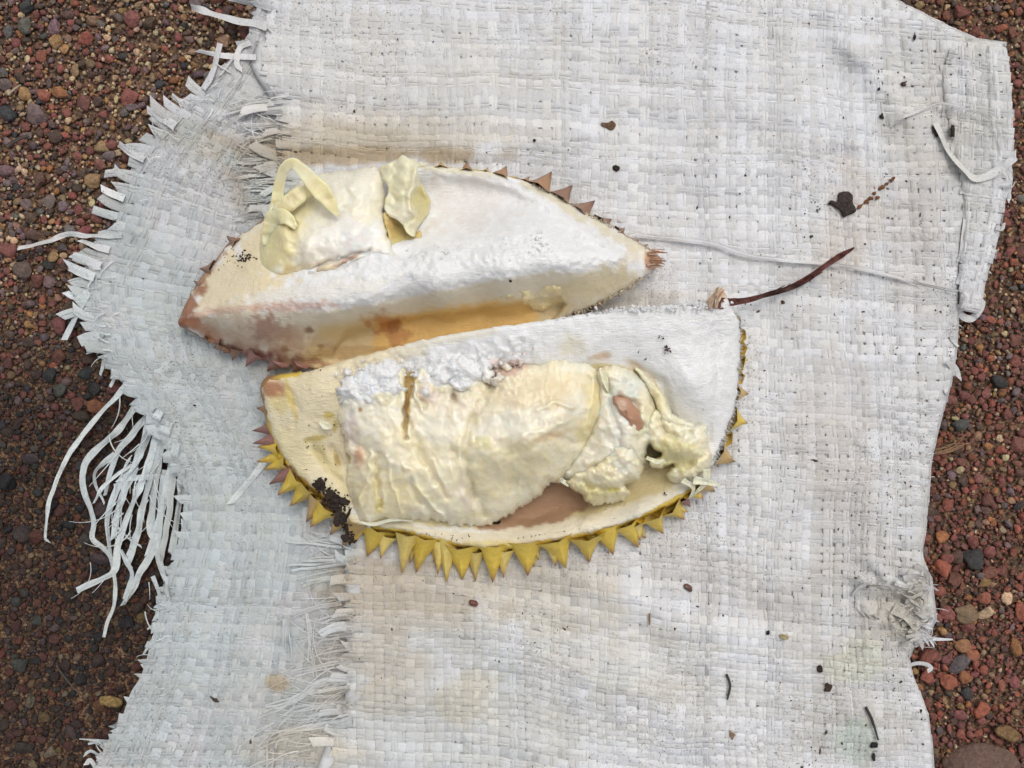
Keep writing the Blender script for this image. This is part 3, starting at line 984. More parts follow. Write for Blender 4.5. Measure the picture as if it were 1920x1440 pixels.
def loose(pts, w0, w1=None, lift=1.2, base=0.80, crinkle=1.0, tw=0.5, name='loose_tape', parent=None, split=0):
    """flat plastic tape with lengthwise creases; split > 1 frays it into that many fibres towards its end"""
    w1 = w1 or w0
    p_ = np.array(pts, float)
    L = np.sum(np.linalg.norm(np.diff(p_, axis=0), axis=1))
    n = max(12, int(L / 3))
    c = crom(p_, n)
    s = np.linspace(0, 1, n)
    sd = random.randrange(9999)
    VX, VY, VZ, Q, C_, U_ = [], [], [], [], [], []
    o = 0
    tint = tint_rand(base)
    k_n = max(1, split)
    tx, ty = np.gradient(c[:, 0]), np.gradient(c[:, 1]); l_ = np.hypot(tx, ty) + 1e-9
    for k in range(k_n):
        x = c[:, 0] + crinkle * 1.2 * vn(s * L / 26, 0 * s, sd); y = c[:, 1] + crinkle * 1.2 * vn(s * L / 26, 0 * s, sd + 1)
        if k_n > 1:
            of = (k - (k_n - 1) / 2) / k_n * (w0 + (w1 - w0) * s) * (1 + 1.3 * s * s) + 2.5 * s * vn(s * L / 30, 0 * s + k * 5.0, sd + 9)
            x = x - ty / l_ * of; y = y + tx / l_ * of
        m_ = n if k_n == 1 else max(6, int(n * random.uniform(0.6, 1.0)))
        z = smooth1(H_any(x, y), 4) + lift + crinkle * 0.5 * vn(s * L / 20, 0 * s, sd + 2) + 0.25 * k
        hw = 0.5 * (w0 + (w1 - w0) * s) * (1 + 0.10 * vn(s * L / 24, 0 * s, sd + 3)) / k_n * (1.35 - 0.5 * s if k_n > 1 else 1)
        twist = tw * 2.0 * vn(s * L / 50, 0 * s + k, sd + 4)
        X, Y, Z, q, C, uv = ribbon(x[:m_], y[:m_], z[:m_], hw[:m_], 0.10, tint, ns=6, pleat=random.uniform(0.8, 2.0), twist=twist[:m_], slant=(0, random.uniform(-1.6, 1.6)))
        VX.append(X); VY.append(Y); VZ.append(Z); Q.append(q + o); C_.append(C); U_.append(uv); o += len(X)
    mk(name, P(np.concatenate(VX), np.concatenate(VY), np.concatenate(VZ)), np.concatenate(Q), M_tape, parent or sack, np.concatenate(C_), np.concatenate(U_))


LOOSE = [
    ([(300, 770), (262, 850), (240, 905), (222, 960), (212, 1010)], 18, 13), ([(318, 790), (290, 870), (268, 950), (255, 1010), (240, 1050)], 17, 14), ([(330, 830), (318, 890), (300, 970), (276, 1040)], 18, 10), ([(290, 760), (250, 812), (222, 845), (205, 890), (196, 930)], 15, 9), ([(342, 880), (336, 940), (328, 1000), (322, 1040)], 16, 14), ([(310, 880), (300, 960), (296, 1030), (306, 1075)], 15, 12),
    ([(330, 236), (300, 218), (276, 205)], 16, 14), ([(270, 300), (240, 284), (222, 270)], 15, 12), ([(232, 372), (208, 362), (190, 352)], 14, 12), ([(178, 520), (148, 508), (126, 498)], 18, 16), ([(188, 500), (158, 486), (134, 478)], 17, 14), ([(165, 560), (140, 556), (122, 548)], 14, 12), ([(205, 470), (172, 458), (150, 450)], 15, 12), ([(360, 205), (338, 190), (322, 178)], 14, 12),
    ([(232, 728), (180, 785), (140, 835), (115, 880), (95, 930), (88, 975), (85, 1008), (93, 1014)], 13, 7),
    ([(268, 742), (225, 800), (200, 825), (165, 860), (157, 884), (155, 912), (169, 953), (175, 981), (173, 1009), (193, 1029), (209, 1049), (215, 1085), (213, 1134), (201, 1166), (195, 1194)], 16, 6),
    ([(285, 780), (258, 860), (233, 892), (213, 932), (201, 977), (205, 1021), (209, 1061)], 17, 10),
    ([(300, 800), (270, 892), (250, 940), (230, 993), (219, 1033), (215, 1069), (193, 1085), (145, 1106)], 16, 12),
    ([(310, 800), (298, 860), (288, 932), (282, 993), (290, 1021), (266, 1069), (250, 1101), (230, 1135)], 22, 12),
    ([(335, 830), (322, 900), (318, 960), (306, 1021), (300, 1060)], 15, 12),
    ([(296, 1000), (298, 1049), (310, 1085), (314, 1118)], 15, 12),
    ([(209, 977), (242, 1009), (266, 1025)], 5, 4), ([(225, 1030), (242, 1061), (246, 1085), (234, 1126)], 11, 10),
    ([(340, 888), (282, 894), (221, 898)], 12, 10), ([(286, 1080), (298, 1110), (300, 1134)], 8, 7),
    ([(215, 850), (182, 880), (178, 905), (195, 945)], 12, 6), ([(247, 870), (200, 905), (175, 945)], 10, 6),
    ([(500, 49), (427, 35), (357, 12)], 17, 14), ([(510, 14), (440, -2), (400, -20)], 15, 13), ([(480, 106), (413, 103), (370, 95)], 12, 9),
    ([(413, 82), (400, 133), (380, 167)], 10, 14), ([(470, 78), (448, 92), (444, 120), (455, 132)], 11, 9), ([(440, 106), (425, 125), (412, 142)], 5, 4), ([(405, 118), (432, 137)], 3, 3),
    ([(230, 441), (167, 443), (127, 438), (83, 455), (32, 465)], 10, 11), ([(165, 545), (137, 603), (120, 637)], 16, 12), ([(195, 625), (167, 663)], 9, 8), ([(198, 668), (187, 703)], 10, 5),
    ([(220, 700), (205, 725)], 8, 5),
    # over the lower layer, bottom left
    ([(660, 1052), (590, 1059), (516, 1062)], 13, 16), ([(660, 1027), (590, 1020), (536, 1015)], 6, 4), ([(640, 1132), (590, 1140), (512, 1168), (473, 1185)], 8, 4),
    ([(660, 1153), (611, 1161), (587, 1175)], 11, 6), ([(665, 1185), (594, 1192)], 17, 14), ([(660, 1213), (580, 1222)], 14, 12), ([(660, 1238), (584, 1253), (536, 1268)], 9, 6),
    ([(665, 1268), (604, 1280), (543, 1314), (468, 1335), (427, 1348)], 15, 7), ([(660, 1273), (570, 1300), (519, 1328), (437, 1362)], 11, 5), ([(650, 1320), (570, 1326), (536, 1345), (492, 1389)], 13, 8),
    ([(660, 1353), (570, 1369), (516, 1386), (509, 1440), (508, 1480)], 17, 14), ([(655, 1290), (600, 1299), (560, 1306)], 12, 8), ([(574, 950), (575, 1011)], 15, 14), ([(536, 1161), (538, 1256)], 13, 12),
    ([(577, 1150), (582, 1210), (587, 1273)], 9, 8), ([(495, 865), (465, 905), (430, 945)], 13, 12), ([(655, 1083), (600, 1088), (545, 1105)], 10, 5), ([(655, 1010), (600, 1003), (560, 1000)], 9, 6),
    ([(650, 1330), (600, 1340), (540, 1372), (500, 1400)], 9, 5),
    # upper left, in front of the upper piece
    ([(530, 209), (455, 213), (410, 236)], 12, 8), ([(530, 236), (462, 238), (439, 245)], 11, 8), ([(530, 287), (473, 287), (433, 270)], 8, 6), ([(530, 300), (470, 303), (427, 300)], 11, 9),
    ([(530, 316), (470, 318), (420, 316)], 9, 5), ([(530, 338), (480, 342), (450, 348)], 12, 6), ([(530, 357), (480, 353), (440, 354)], 10, 6), ([(525, 371), (470, 377), (430, 376)], 9, 6), ([(520, 394), (475, 398), (437, 402)], 20, 26),
    ([(530, 258), (480, 262), (430, 252)], 12, 8), ([(530, 188), (470, 196), (415, 215)], 10, 6), ([(525, 326), (465, 330), (415, 340)], 7, 5),
    # right side
    ([(1755, 230), (1775, 275), (1800, 310), (1825, 333), (1850, 330), (1885, 310), (1905, 292)], 12, 17), ([(1885, 345), (1888, 360), (1893, 375)], 15, 10), ([(1880, 318), (1890, 335)], 12, 8),
    ([(1868, 425), (1880, 428), (1884, 418)], 13, 5), ([(1796, 572), (1803, 592), (1822, 598), (1838, 582), (1843, 560)], 15, 12), ([(1800, 545), (1810, 560), (1803, 575)], 6, 4),
    ([(1792, 610), (1785, 632), (1797, 650)], 8, 6), ([(1780, 675), (1792, 695), (1796, 708)], 20, 14), ([(1772, 728), (1776, 742), (1777, 755)], 6, 4),
    ([(1675, 1140), (1705, 1160), (1733, 1205)], 22, 20), ([(1710, 1192), (1750, 1197), (1787, 1198)], 12, 3), ([(1728, 1198), (1712, 1212), (1705, 1232)], 9, 7), ([(1705, 1247), (1722, 1243), (1738, 1245), (1746, 1252), (1738, 1258)], 7, 8),
    ([(1715, 1060), (1735, 1075), (1740, 1100)], 14, 16), ([(1700, 1130), (1735, 1150), (1755, 1165)], 14, 8), ([(1690, 1170), (1715, 1165), (1745, 1180)], 10, 8),
    # bottom left tuft
    ([(190, 1420), (172, 1408), (158, 1415)], 8, 5), ([(205, 1392), (180, 1388), (148, 1386)], 8, 3), ([(195, 1405), (185, 1392), (165, 1395)], 6, 4), ([(178, 1440), (168, 1425), (160, 1434)], 10, 8),
    ([(283, 1205), (268, 1228)], 8, 3), ([(292, 1165), (277, 1180)], 6, 3),
]
for (p, w0, w1) in LOOSE:
    fr = (380 < p[0][0] < 700 and p[0][1] > 980) or (480 < p[0][0] < 560 and 180 < p[0][1] < 420)
    loose(p, w0, w1, lift=1.6 if fr else 1.2, split=random.choice((2, 3, 4)) if fr and w0 > 7 else 0)
# crumpled tuft of torn tapes at the right edge
for k in range(22):
    a_ = random.uniform(-1.2, 1.3); x0, y0 = random.uniform(1688, 1732), random.uniform(1075, 1215)
    l_ = random.uniform(18, 48)
    loose([(x0 - 12, y0), (x0 + l_ * 0.4 * math.cos(a_), y0 + l_ * 0.4 * math.sin(a_) + random.uniform(-8, 8)), (x0 + l_ * math.cos(a_ * 0.8), y0 + l_ * math.sin(a_))], random.uniform(5, 14), random.uniform(3, 9), random.uniform(1.0, 4.0), 0.74, tw=0.9)
# unravelled pucker near the right edge: creased arcs of loosened tape
for k in range(7):
    r0 = random.uniform(20, 52); a0 = random.uniform(0, 6.28); sp_ = random.uniform(0.5, 1.5); e_ = random.uniform(0.7, 1.2)
    loose([(1648 + (r0 + random.uniform(-4, 4)) * math.cos(a0 + sp_ * t / 4) * 1.2 * e_, 1130 + (r0 + random.uniform(-4, 4)) * 0.85 * math.sin(a0 + sp_ * t / 4)) for t in range(5)], random.uniform(5, 12), 5, random.uniform(0.2, 1.2), 0.70, tw=1.0)


def fibrils(zones, parent):
    """hair-thin plastic fibres: (x, y, sx, sy, direction deg, spread deg, length, count)"""
    VX, VY, VZ, Q, C_, U_ = [], [], [], [], [], []
    o = 0
    for (zx, zy, sx, sy, dr, spd, ln, cnt) in zones:
        for _ in range(cnt):
            x0, y0 = random.gauss(zx, sx), random.gauss(zy, sy)
            if not (zx < 300 and 780 < zy < 1000) and not any(inside(np.array([x0]), np.array([y0]), p_)[0] for p_ in SACKP): continue
            a_ = math.radians(random.gauss(dr, spd)); l_ = ln * random.uniform(0.4, 1.3); cv = random.uniform(-0.9, 0.9) / ln
            t = np.linspace(0, l_, 12)
            x = x0 + np.cos(a_ + cv * t) * t; y = y0 + np.sin(a_ + cv * t) * t
            z = H_any(x, y) + 1.2 + random.uniform(0, 1.5)
            X, Y, Z, q, C, uv = ribbon(x, y, z, np.linspace(random.uniform(0.7, 1.6), 0.4, 12), 0.1, tint_rand(0.82), ns=3)
            VX.append(X); VY.append(Y); VZ.append(Z); Q.append(q + o); C_.append(C); U_.append(uv); o += len(X)
    f_ = mk('plastic_fibres', P(np.concatenate(VX), np.concatenate(VY), np.concatenate(VZ)), np.concatenate(Q), M_tape, parent, np.concatenate(C_), np.concatenate(U_))
    f_['kind'] = 'stuff'


fibrils([(520, 300, 14, 60, 180, 9, 75, 60), (400, 150, 30, 20, 150, 40, 40, 12), (650, 1060, 14, 50, 178, 8, 90, 22), (650, 1180, 14, 50, 172, 9, 100, 20), (640, 1300, 14, 50, 160, 10, 130, 36),
         (560, 1390, 40, 30, 165, 14, 80, 24), (270, 860, 30, 60, 105, 14, 90, 22), (235, 980, 30, 60, 100, 16, 70, 16), (200, 600, 20, 120, 175, 20, 30, 40), (290, 260, 40, 50, 210, 16, 30, 26), (175, 1420, 16, 14, 180, 40, 28, 16),
         (1715, 1150, 14, 50, 20, 45, 34, 40), (1785, 640, 6, 40, 30, 40, 18, 14), (1880, 400, 10, 90, 20, 40, 14, 24), (1740, 860, 6, 120, 10, 40, 10, 16), (300, 1150, 10, 80, 170, 25, 22, 26)], sack)
loose([(1692, 220), (1730, 205), (1765, 194), (1810, 203), (1855, 222), (1873, 250), (1885, 285)], 5, 4, 2.5, name='strand')
loose([(1190, 440), (1290, 450), (1345, 460), (1400, 478), (1470, 488), (1520, 492), (1560, 496), (1610, 503), (1680, 520), (1760, 540), (1797, 547)], 9, 7, 2.6, 0.78, crinkle=0.7, name='strand')
loose([(1550, 497), (1520, 520), (1492, 545)], 7, 3, 3.4, 0.8, name='strand')

# ------------------------------------------------------------------ durian, upper piece
WHITE = (0.85, 0.845, 0.83); CREAM = (0.76, 0.66, 0.46); YEL = (0.70, 0.60, 0.27)
A_OUT = [(335, 606), (348, 575), (365, 542), (385, 512), (410, 482), (432, 456), (470, 430), (510, 402), (560, 370), (640, 340), (720, 322), (800, 313), (880, 318), (940, 328), (1000, 345), (1060, 375), (1100, 400), (1140, 421), (1180, 446), (1215, 466), (1240, 488), (1225, 505), (1205, 520), (1180, 540), (1140, 560), (1090, 584), (1050, 603), (950, 632), (850, 655), (760, 675), (680, 690), (600, 692), (540, 684), (470, 668), (430, 655), (380, 632), (350, 616)]
A_Z = TPS([(365, 542, 17), (432, 456, 16), (510, 402, 16), (560, 370, 17), (640, 340, 17), (720, 322, 18), (800, 313, 19), (880, 318, 19), (940, 328, 19), (1000, 345, 19), (1060, 375, 19), (1100, 400, 20), (1140, 421, 21), (1180, 446, 23), (1215, 466, 26), (1240, 488, 27),
    (335, 606, 20), (380, 590, 30), (440, 573, 39), (520, 574, 46), (600, 570, 51), (700, 552, 53), (820, 528, 55), (950, 508, 55), (1080, 490, 49), (1160, 481, 40),
    (560, 535, 47), (700, 512, 50), (820, 488, 51), (950, 470, 49), (1080, 465, 43), (800, 468, 42), (830, 445, 33), (830, 400, 17), (840, 350, 13), (900, 440, 36), (900, 380, 14), (960, 430, 40), (960, 380, 17), (1020, 425, 38), (1040, 405, 27), (1090, 440, 35), (1000, 370, 18),
    (480, 470, 27), (540, 500, 38), (560, 440, 30), (640, 480, 40), (640, 400, 30), (720, 460, 40), (720, 380, 24), (440, 520, 29), (760, 440, 30), (760, 380, 18),
    (420, 602, 32), (400, 625, 18), (440, 625, 28), (470, 662, 15), (520, 625, 32), (540, 676, 14), (620, 625, 27), (640, 680, 12), (700, 605, 28), (720, 660, 12), (800, 585, 25), (820, 640, 14), (900, 566, 29), (900, 622, 15), (1000, 550, 31), (1000, 605, 17), (1060, 545, 32), (1080, 587, 18), (1140, 522, 34), (1160, 551, 22), (1205, 520, 25), (1190, 500, 31),
    (620, 596, 44), (700, 578, 46), (820, 553, 48), (950, 532, 48), (1050, 515, 44)], 0.002, 13.0)
A_col = paint(WHITE, [
    ('poly', [(335, 606), (430, 582), (500, 584), (560, 582), (640, 580), (700, 570), (820, 545), (950, 521), (1050, 508), (1100, 512), (1160, 505), (1205, 524), (1090, 592), (850, 662), (600, 702), (470, 680)], (0.76, 0.68, 0.53), 0.95, 5),
    ('poly', [(600, 612), (690, 596), (740, 590), (850, 575), (930, 562), (1000, 556), (1060, 550), (1075, 572), (1040, 612), (850, 670), (600, 705), (560, 680)], (0.72, 0.57, 0.32), 0.95, 10),
    ('poly', [(705, 600), (760, 590), (850, 577), (930, 566), (990, 566), (1010, 590), (985, 640), (850, 670), (690, 705)], (0.77, 0.50, 0.17), 0.95, 9),
    (440, 520, 130, 80, -25, (0.81, 0.69, 0.46), 0.9), (500, 480, 70, 60, 0, (0.80, 0.69, 0.45), 0.7), (600, 548, 130, 22, -8, (0.80, 0.77, 0.70), 0.8),
    (480, 625, 130, 40, 10, (0.62, 0.50, 0.38), 0.85), (1100, 535, 90, 30, -20, (0.72, 0.62, 0.40), 0.8), (500, 618, 44, 30, 10, (0.38, 0.20, 0.15), 0.75), (470, 660, 70, 16, 12, (0.26, 0.06, 0.055), 0.85),
    (560, 680, 60, 14, 0, (0.34, 0.16, 0.08), 0.8), (560, 575, 70, 10, -4, (0.66, 0.40, 0.30), 0.65), (430, 582, 90, 8, -8, (0.68, 0.46, 0.34), 0.7), (720, 600, 34, 22, 0, (0.50, 0.17, 0.05), 0.7), (745, 635, 26, 16, 0, (0.42, 0.15, 0.04), 0.6), (740, 610, 14, 14, 0, (0.36, 0.14, 0.04), 0.6),
    (352, 580, 14, 60, 30, (0.33, 0.13, 0.06), 0.9), (395, 500, 9, 70, 38, (0.38, 0.19, 0.09), 0.8), (345, 606, 24, 18, 0, (0.30, 0.11, 0.05), 0.9), (385, 622, 50, 10, 28, (0.46, 0.20, 0.10), 0.8), (580, 620, 12, 8, 0, (0.22, 0.1, 0.04), 0.8), (400, 632, 20, 12, 0, (0.45, 0.16, 0.07), 0.6),
    (1030, 365, 130, 13, 32, (0.72, 0.64, 0.44), 0.8), (1150, 440, 70, 16, 30, (0.74, 0.67, 0.50), 0.8), (880, 322, 110, 7, 5, (0.74, 0.68, 0.42), 0.7), (1190, 480, 40, 20, 0, (0.78, 0.68, 0.50), 0.6), (1225, 488, 20, 16, 0, (0.60, 0.32, 0.18), 0.85),
    (780, 370, 50, 60, 0, (0.72, 0.68, 0.58), 0.6), (880, 385, 90, 60, 0, (0.78, 0.73, 0.69), 0.7),
    (545, 640, 40, 30, 0, (0.60, 0.42, 0.30), 0.6), (450, 640, 60, 16, 20, (0.60, 0.44, 0.32), 0.7), (640, 660, 90, 12, -5, (0.42, 0.25, 0.09), 0.6), (535, 655, 8, 6, 0, (0.30, 0.15, 0.07), 0.7), (600, 650, 7, 5, 0, (0.35, 0.18, 0.06), 0.7)], 61, 0.6, 16)
fuzzA = lambda x, y: ss(455, 480, y + 0.12 * (x - 800)) * (1 - ss(500, 530, y + 0.14 * (x - 800))) * ss(560, 680, x)
HOL = np.array([(650, 614), (705, 600), (850, 580), (930, 569), (1000, 560), (1050, 553), (1068, 570), (1030, 612), (850, 668), (700, 700), (630, 700), (625, 650)], float)
def hollow(x, y):
    dd, _, _ = pdist(x + 3 * vn(x / 12, y / 12, 5), y + 3 * vn(x / 12, y / 12, 6), HOL, True)
    z0 = A_Z(x, y)
    return np.where(inside(x, y, HOL), -np.minimum(8.0 * ss(0, 10, dd), np.maximum(z0 - 13.5, 0)), 0.0)
CREST = np.array([(540, 582), (620, 578), (700, 566), (820, 541), (950, 517), (1080, 500), (1180, 490)], float)
def crest(x, y):
    dd, _, _ = pdist(x, y, CREST)
    return np.exp(-(dd / 12) ** 2)
A = empty('durian_piece', tuple(P(790, 520, 8)))
tag(A, 'upper wedge of split durian with white ridge, amber hollow and brown tipped thorns', 'durian', 'opened durian pieces')
relief('pith', A_OUT, A_Z, 3.2, M_pith, A, A_col, extra=hollow, edge=(7, 1.5), skirt=lambda x, y: 0 * x + 9, jag=2.0, seed=3,
       noise=[(60, 0.8, 5, None), (16, 0.9, 6, lambda x, y: 0.12 + 1.2 * fuzzA(x, y) + 0.3 * ss(1080, 1150, x) + 0.8 * crest(x, y)), (7, 0.6, 7, lambda x, y: 0.12 + 1.3 * fuzzA(x, y) + 0.6 * ss(1080, 1150, x) + 1.5 * crest(x, y))],
       grooves=[([(580, 515), (620, 500), (650, 490), (690, 470)], 5, 3.0), ([(820, 326), (900, 336), (980, 362), (1040, 398), (1090, 432), (1140, 458)], 8, -1.7), ([(860, 350), (930, 360), (1000, 395), (1060, 430)], 16, 1.5), ([(705, 400), (720, 430), (735, 470), (790, 478)], 8, 2.5), ([(340, 604), (430, 575)], 4, -0.8), ([(820, 475), (800, 470), (780, 480)], 6, -2.0)])


def rind(parent, outline, zf, wf, cf, seed, base=9.0):
    """outer shell of a piece: follows the rim and bulges outwards below it"""
    n = 260
    O = crom(outline, n, True)
    t = np.roll(O, -1, 0) - np.roll(O, 1, 0); t /= np.linalg.norm(t, axis=1)[:, None]
    nrm = np.stack([t[:, 1], -t[:, 0]], 1)
    area = 0.5 * np.sum(O[:, 0] * np.roll(O[:, 1], -1) - np.roll(O[:, 0], -1) * O[:, 1])
    if area < 0: nrm = -nrm
    zr = zf(O[:, 0], O[:, 1])
    w = wf(O[:, 0], O[:, 1])
    rows = []
    prof = [(-5, 1.0, -1.2), (0.5, 1.0, -1.8), (3, 0.86, -1.5), (5, 0.66, -1), (4, 0.40, 0), (0, 0.16, 0), (-14, 0.0, -0.3)]
    for (of, k, dz) in prof:
        o_ = of * w + (2.0 * fbm(O[:, 0] / 14, O[:, 1] / 14, seed, 3) * w if of > 0 else 0) - 8.0 * (1 - w)
        xy = O + nrm * o_[:, None]
        z = base + (zr - base) * k + dz
        rows.append((xy[:, 0], xy[:, 1], z))
    X = np.concatenate([r[0] for r in rows]); Y = np.concatenate([r[1] for r in rows]); Z = np.concatenate([r[2] for r in rows])
    m_ = len(prof)
    i = np.arange(n * m_).reshape(m_, n)
    j = np.roll(i, -1, 1)
    q = np.stack([i[:-1], i[1:], j[1:], j[:-1]], -1).reshape(-1, 4)
    mk('rind', P(X, Y, Z), q, M_rind, parent, cf(X, Y))


rind(A, A_OUT, A_Z, lambda x, y: 0.75 * (1 - 0.7 * ss(590, 640, y) * ss(560, 640, x)), paint((0.36, 0.19, 0.09), [(880, 316, 150, 14, 5, (0.55, 0.43, 0.10), 0.9), (1050, 370, 90, 20, 30, (0.46, 0.30, 0.13), 0.8)], 63), 64)


def spine(parent, bx, by, tx, ty, w, zb, zt, cb, ct, tipk=0.78):
    """thorn: a faceted concave pyramid from base to tip"""
    b_ = P(bx, by, zb); t_ = P(tx, ty, zt)
    d_ = t_ - b_; L = np.linalg.norm(d_); d_ = d_ / L
    up = np.array([0, 0, 1.0]); sd = np.cross(d_, up); sd /= np.linalg.norm(sd); up = np.cross(sd, d_)
    ns = 6; rows = [-0.26, -0.02, 0.22, 0.48, 0.75, 0.93, 1.0]; wid = [1.5, 1.10, 0.80, 0.52, 0.27, 0.10, 0.012]
    ph = random.uniform(-0.25, 0.25)
    bend = random.uniform(-0.10, 0.10)
    V = []; C = []
    for r_, wk in zip(rows, wid):
        for k in range(ns):
            a_ = ph + math.pi / 2 + 2 * math.pi * k / ns
            rad = w * 0.5 * S * wk * (1.0 + (0.14 if k % 2 == 0 else -0.10) * min(1, 0.3 + max(r_, 0))) * random.uniform(0.92, 1.08)
            p = b_ + d_ * L * r_ + sd * (math.cos(a_) * rad + bend * L * max(r_, 0) ** 2 * 0.6) + up * (math.sin(a_) * rad * 1.0)
            V.append(p)
            k2 = float(ss(tipk - 0.2, 1.0, np.array(r_)))
            C.append(np.array(cb) * (1 - k2) + np.array(ct) * k2)
    V = np.array(V); m_ = len(rows)
    i = np.arange(m_ * ns).reshape(m_, ns); j = np.roll(i, -1, 1)
    q = np.stack([i[:-1], j[:-1], j[1:], i[1:]], -1).reshape(-1, 4)
    cap = i[-1][None, ::1]
    o_ = mk('thorn', V, [q, cap], M_spine, parent, np.array(C), smooth=True)
    o_.data.set_sharp_from_angle(angle=math.radians(64))


BR = (0.30, 0.17, 0.11); BR2 = (0.42, 0.24, 0.13); TIP = (0.12, 0.05, 0.03); YG = (0.83, 0.59, 0.085); YP = (0.85, 0.66, 0.20); PUR = (0.36, 0.18, 0.15); TAN = (0.62, 0.42, 0.16)
for (bx, by, tx, ty, w, c) in [
    (444, 458, 424, 443, 26, BR), (398, 506, 373, 504, 26, BR), (378, 536, 362, 527, 18, BR), (370, 552, 355, 551, 18, BR), (360, 578, 346, 580, 16, BR), (827, 318, 827, 304, 24, TAN), (875, 322, 877, 303, 26, BR2), (940, 331, 950, 311, 28, BR2),
    (1015, 350, 1034, 321, 38, BR2), (1052, 372, 1073, 347, 38, BR), (1090, 398, 1115, 375, 36, BR), (1128, 420, 1147, 410, 30, BR), (910, 325, 914, 314, 16, TAN), (985, 342, 993, 331, 16, BR2), (1160, 436, 1172, 428, 22, BR), (1188, 455, 1199, 450, 16, BR),
    (418, 648, 399, 653, 24, BR), (442, 655, 435, 676, 24, BR), (478, 664, 459, 687, 28, PUR), (518, 678, 500, 696, 30, PUR), (392, 634, 381, 637, 16, BR), (1112, 566, 1136, 564, 30, BR2), (1070, 585, 1085, 590, 26, BR), (560, 682, 548, 698, 26, PUR), (1150, 548, 1164, 556, 18, BR2), (1205, 465, 1216, 458, 12, BR)]:
    spine(A, bx, by, tx, ty, w, 15, 13, c, TIP)

# flesh of the upper piece
AF_OUT = [(486, 505), (483, 475), (490, 440), (500, 408), (520, 378), (548, 352), (575, 328), (620, 322), (660, 318), (705, 312), (718, 335), (722, 372), (720, 402), (726, 440), (740, 470), (735, 485), (700, 480), (660, 495), (620, 512), (585, 512), (560, 520), (530, 525), (505, 518)]
AF_Z = TPS([(486, 505, 32), (483, 475, 29), (490, 440, 26), (500, 408, 24), (520, 378, 24), (575, 328, 26), (620, 322, 28), (660, 318, 29), (705, 312, 30), (722, 372, 33), (720, 402, 36), (735, 480, 44), (660, 495, 44), (585, 512, 43), (530, 525, 39),
    (520, 470, 40), (520, 420, 36), (560, 480, 46), (570, 420, 42), (620, 440, 46), (620, 380, 40), (680, 440, 47), (680, 360, 40), (650, 340, 36), (560, 370, 33)], 0.003)
AF_col = paint((0.81, 0.765, 0.62), [(525, 440, 60, 90, 10, (0.76, 0.665, 0.36), 0.85), (505, 470, 40, 50, 0, (0.72, 0.64, 0.34), 0.6), (600, 500, 90, 18, -10, (0.52, 0.33, 0.12), 0.5), (660, 455, 70, 50, 0, (0.82, 0.81, 0.78), 0.8), (600, 455, 50, 40, 0, (0.80, 0.77, 0.68), 0.6), (655, 350, 70, 40, 0, (0.77, 0.75, 0.64), 0.6), (560, 385, 44, 34, 30, (0.72, 0.66, 0.40), 0.7), (565, 516, 50, 7, -6, (0.50, 0.34, 0.09), 0.8), (650, 488, 34, 6, -25, (0.36, 0.20, 0.12), 0.8), (600, 480, 50, 24, 0, (0.76, 0.70, 0.60), 0.6)], 65, 0.35, 18)
relief('flesh', AF_OUT, AF_Z, 2.2, M_flesh, A, AF_col, edge=(12, 4), skirt=10, jag=2.5, seed=9,
       noise=[(50, 2.2, 15, None), (24, 0.6, 16, None), (7, 0.08, 17, None)],
       grooves=[([(520, 382), (545, 405), (548, 425)], 6, 2.2), ([(545, 425), (560, 470), (558, 500)], 10, 2.0), ([(590, 500), (640, 486), (690, 470)], 4, 3.0), ([(640, 400), (655, 380), (640, 350)], 12, 1.6)])


def strip(name, parent, path, w, thick, mat, cf, ns=7, curl=1.0, seed=1, n=60, edge_wob=1.5):
    """thick curled ribbon of flesh, path of (x, y, z mm)"""
    c = crom(path, n)
    wv = np.interp(np.linspace(0, 1, n), np.linspace(0, 1, len(w)), w)
    tx, ty = np.gradient(c[:, 0]), np.gradient(c[:, 1]); l_ = np.hypot(tx, ty) + 1e-9
    nx, ny = -ty / l_, tx / l_
    a_ = np.linspace(0, 2 * np.pi, ns * 2, endpoint=False)
    ca, sa = np.cos(a_), np.sin(a_)
    wv = wv * (1 + 0.10 * vn(np.arange(n) / 5, 0 * wv, seed))
    X = c[:, 0:1] + nx[:, None] * wv[:, None] * 0.5 * ca; Y = c[:, 1:2] + ny[:, None] * wv[:, None] * 0.5 * ca
    Z = c[:, 2:3] + thick * sa + curl * (ca ** 2) * 1.5
    Z = Z + 0.7 * fbm(X / 12, Y / 12, seed, 3)
    i = np.arange(n * ns * 2).reshape(n, ns * 2); j = np.roll(i, -1, 1)
    q = np.stack([i[:-1], i[1:], j[1:], j[:-1]], -1).reshape(-1, 4)
    X, Y, Z = X.ravel(), Y.ravel(), Z.ravel()
    return mk(name, P(X, Y, Z), [q, i[0][None, :], i[-1][None, ::-1]], mat, parent, cf(X, Y))


mem_col = paint((0.78, 0.70, 0.42), [(560, 330, 40, 30, 0, (0.74, 0.70, 0.50), 0.7), (600, 370, 40, 40, 0, (0.70, 0.62, 0.32), 0.6)], 67)
strip('flesh_flap', A, [(512, 405, 34), (519, 375, 35), (524, 345, 37), (532, 318, 40), (548, 306, 43), (565, 318, 46), (585, 340, 48), (605, 362, 49), (622, 385, 48), (634, 405, 46)], [16, 24, 22, 20, 22, 26, 30, 32, 26, 6], 1.3, M_flesh, mem_col, seed=21)
strip('flesh_flap', A, [(505, 412, 34), (520, 398, 38), (545, 378, 41), (570, 360, 41), (596, 356, 36)], [14, 28, 34, 28, 8], 1.6, M_flesh, mem_col, seed=22)
strip('flesh_flap', A, [(556, 428, 42), (536, 408, 42), (516, 408, 38), (503, 430, 34), (496, 460, 31)], [8, 26, 34, 26, 6], 1.5, M_flesh, mem_col, seed=25)
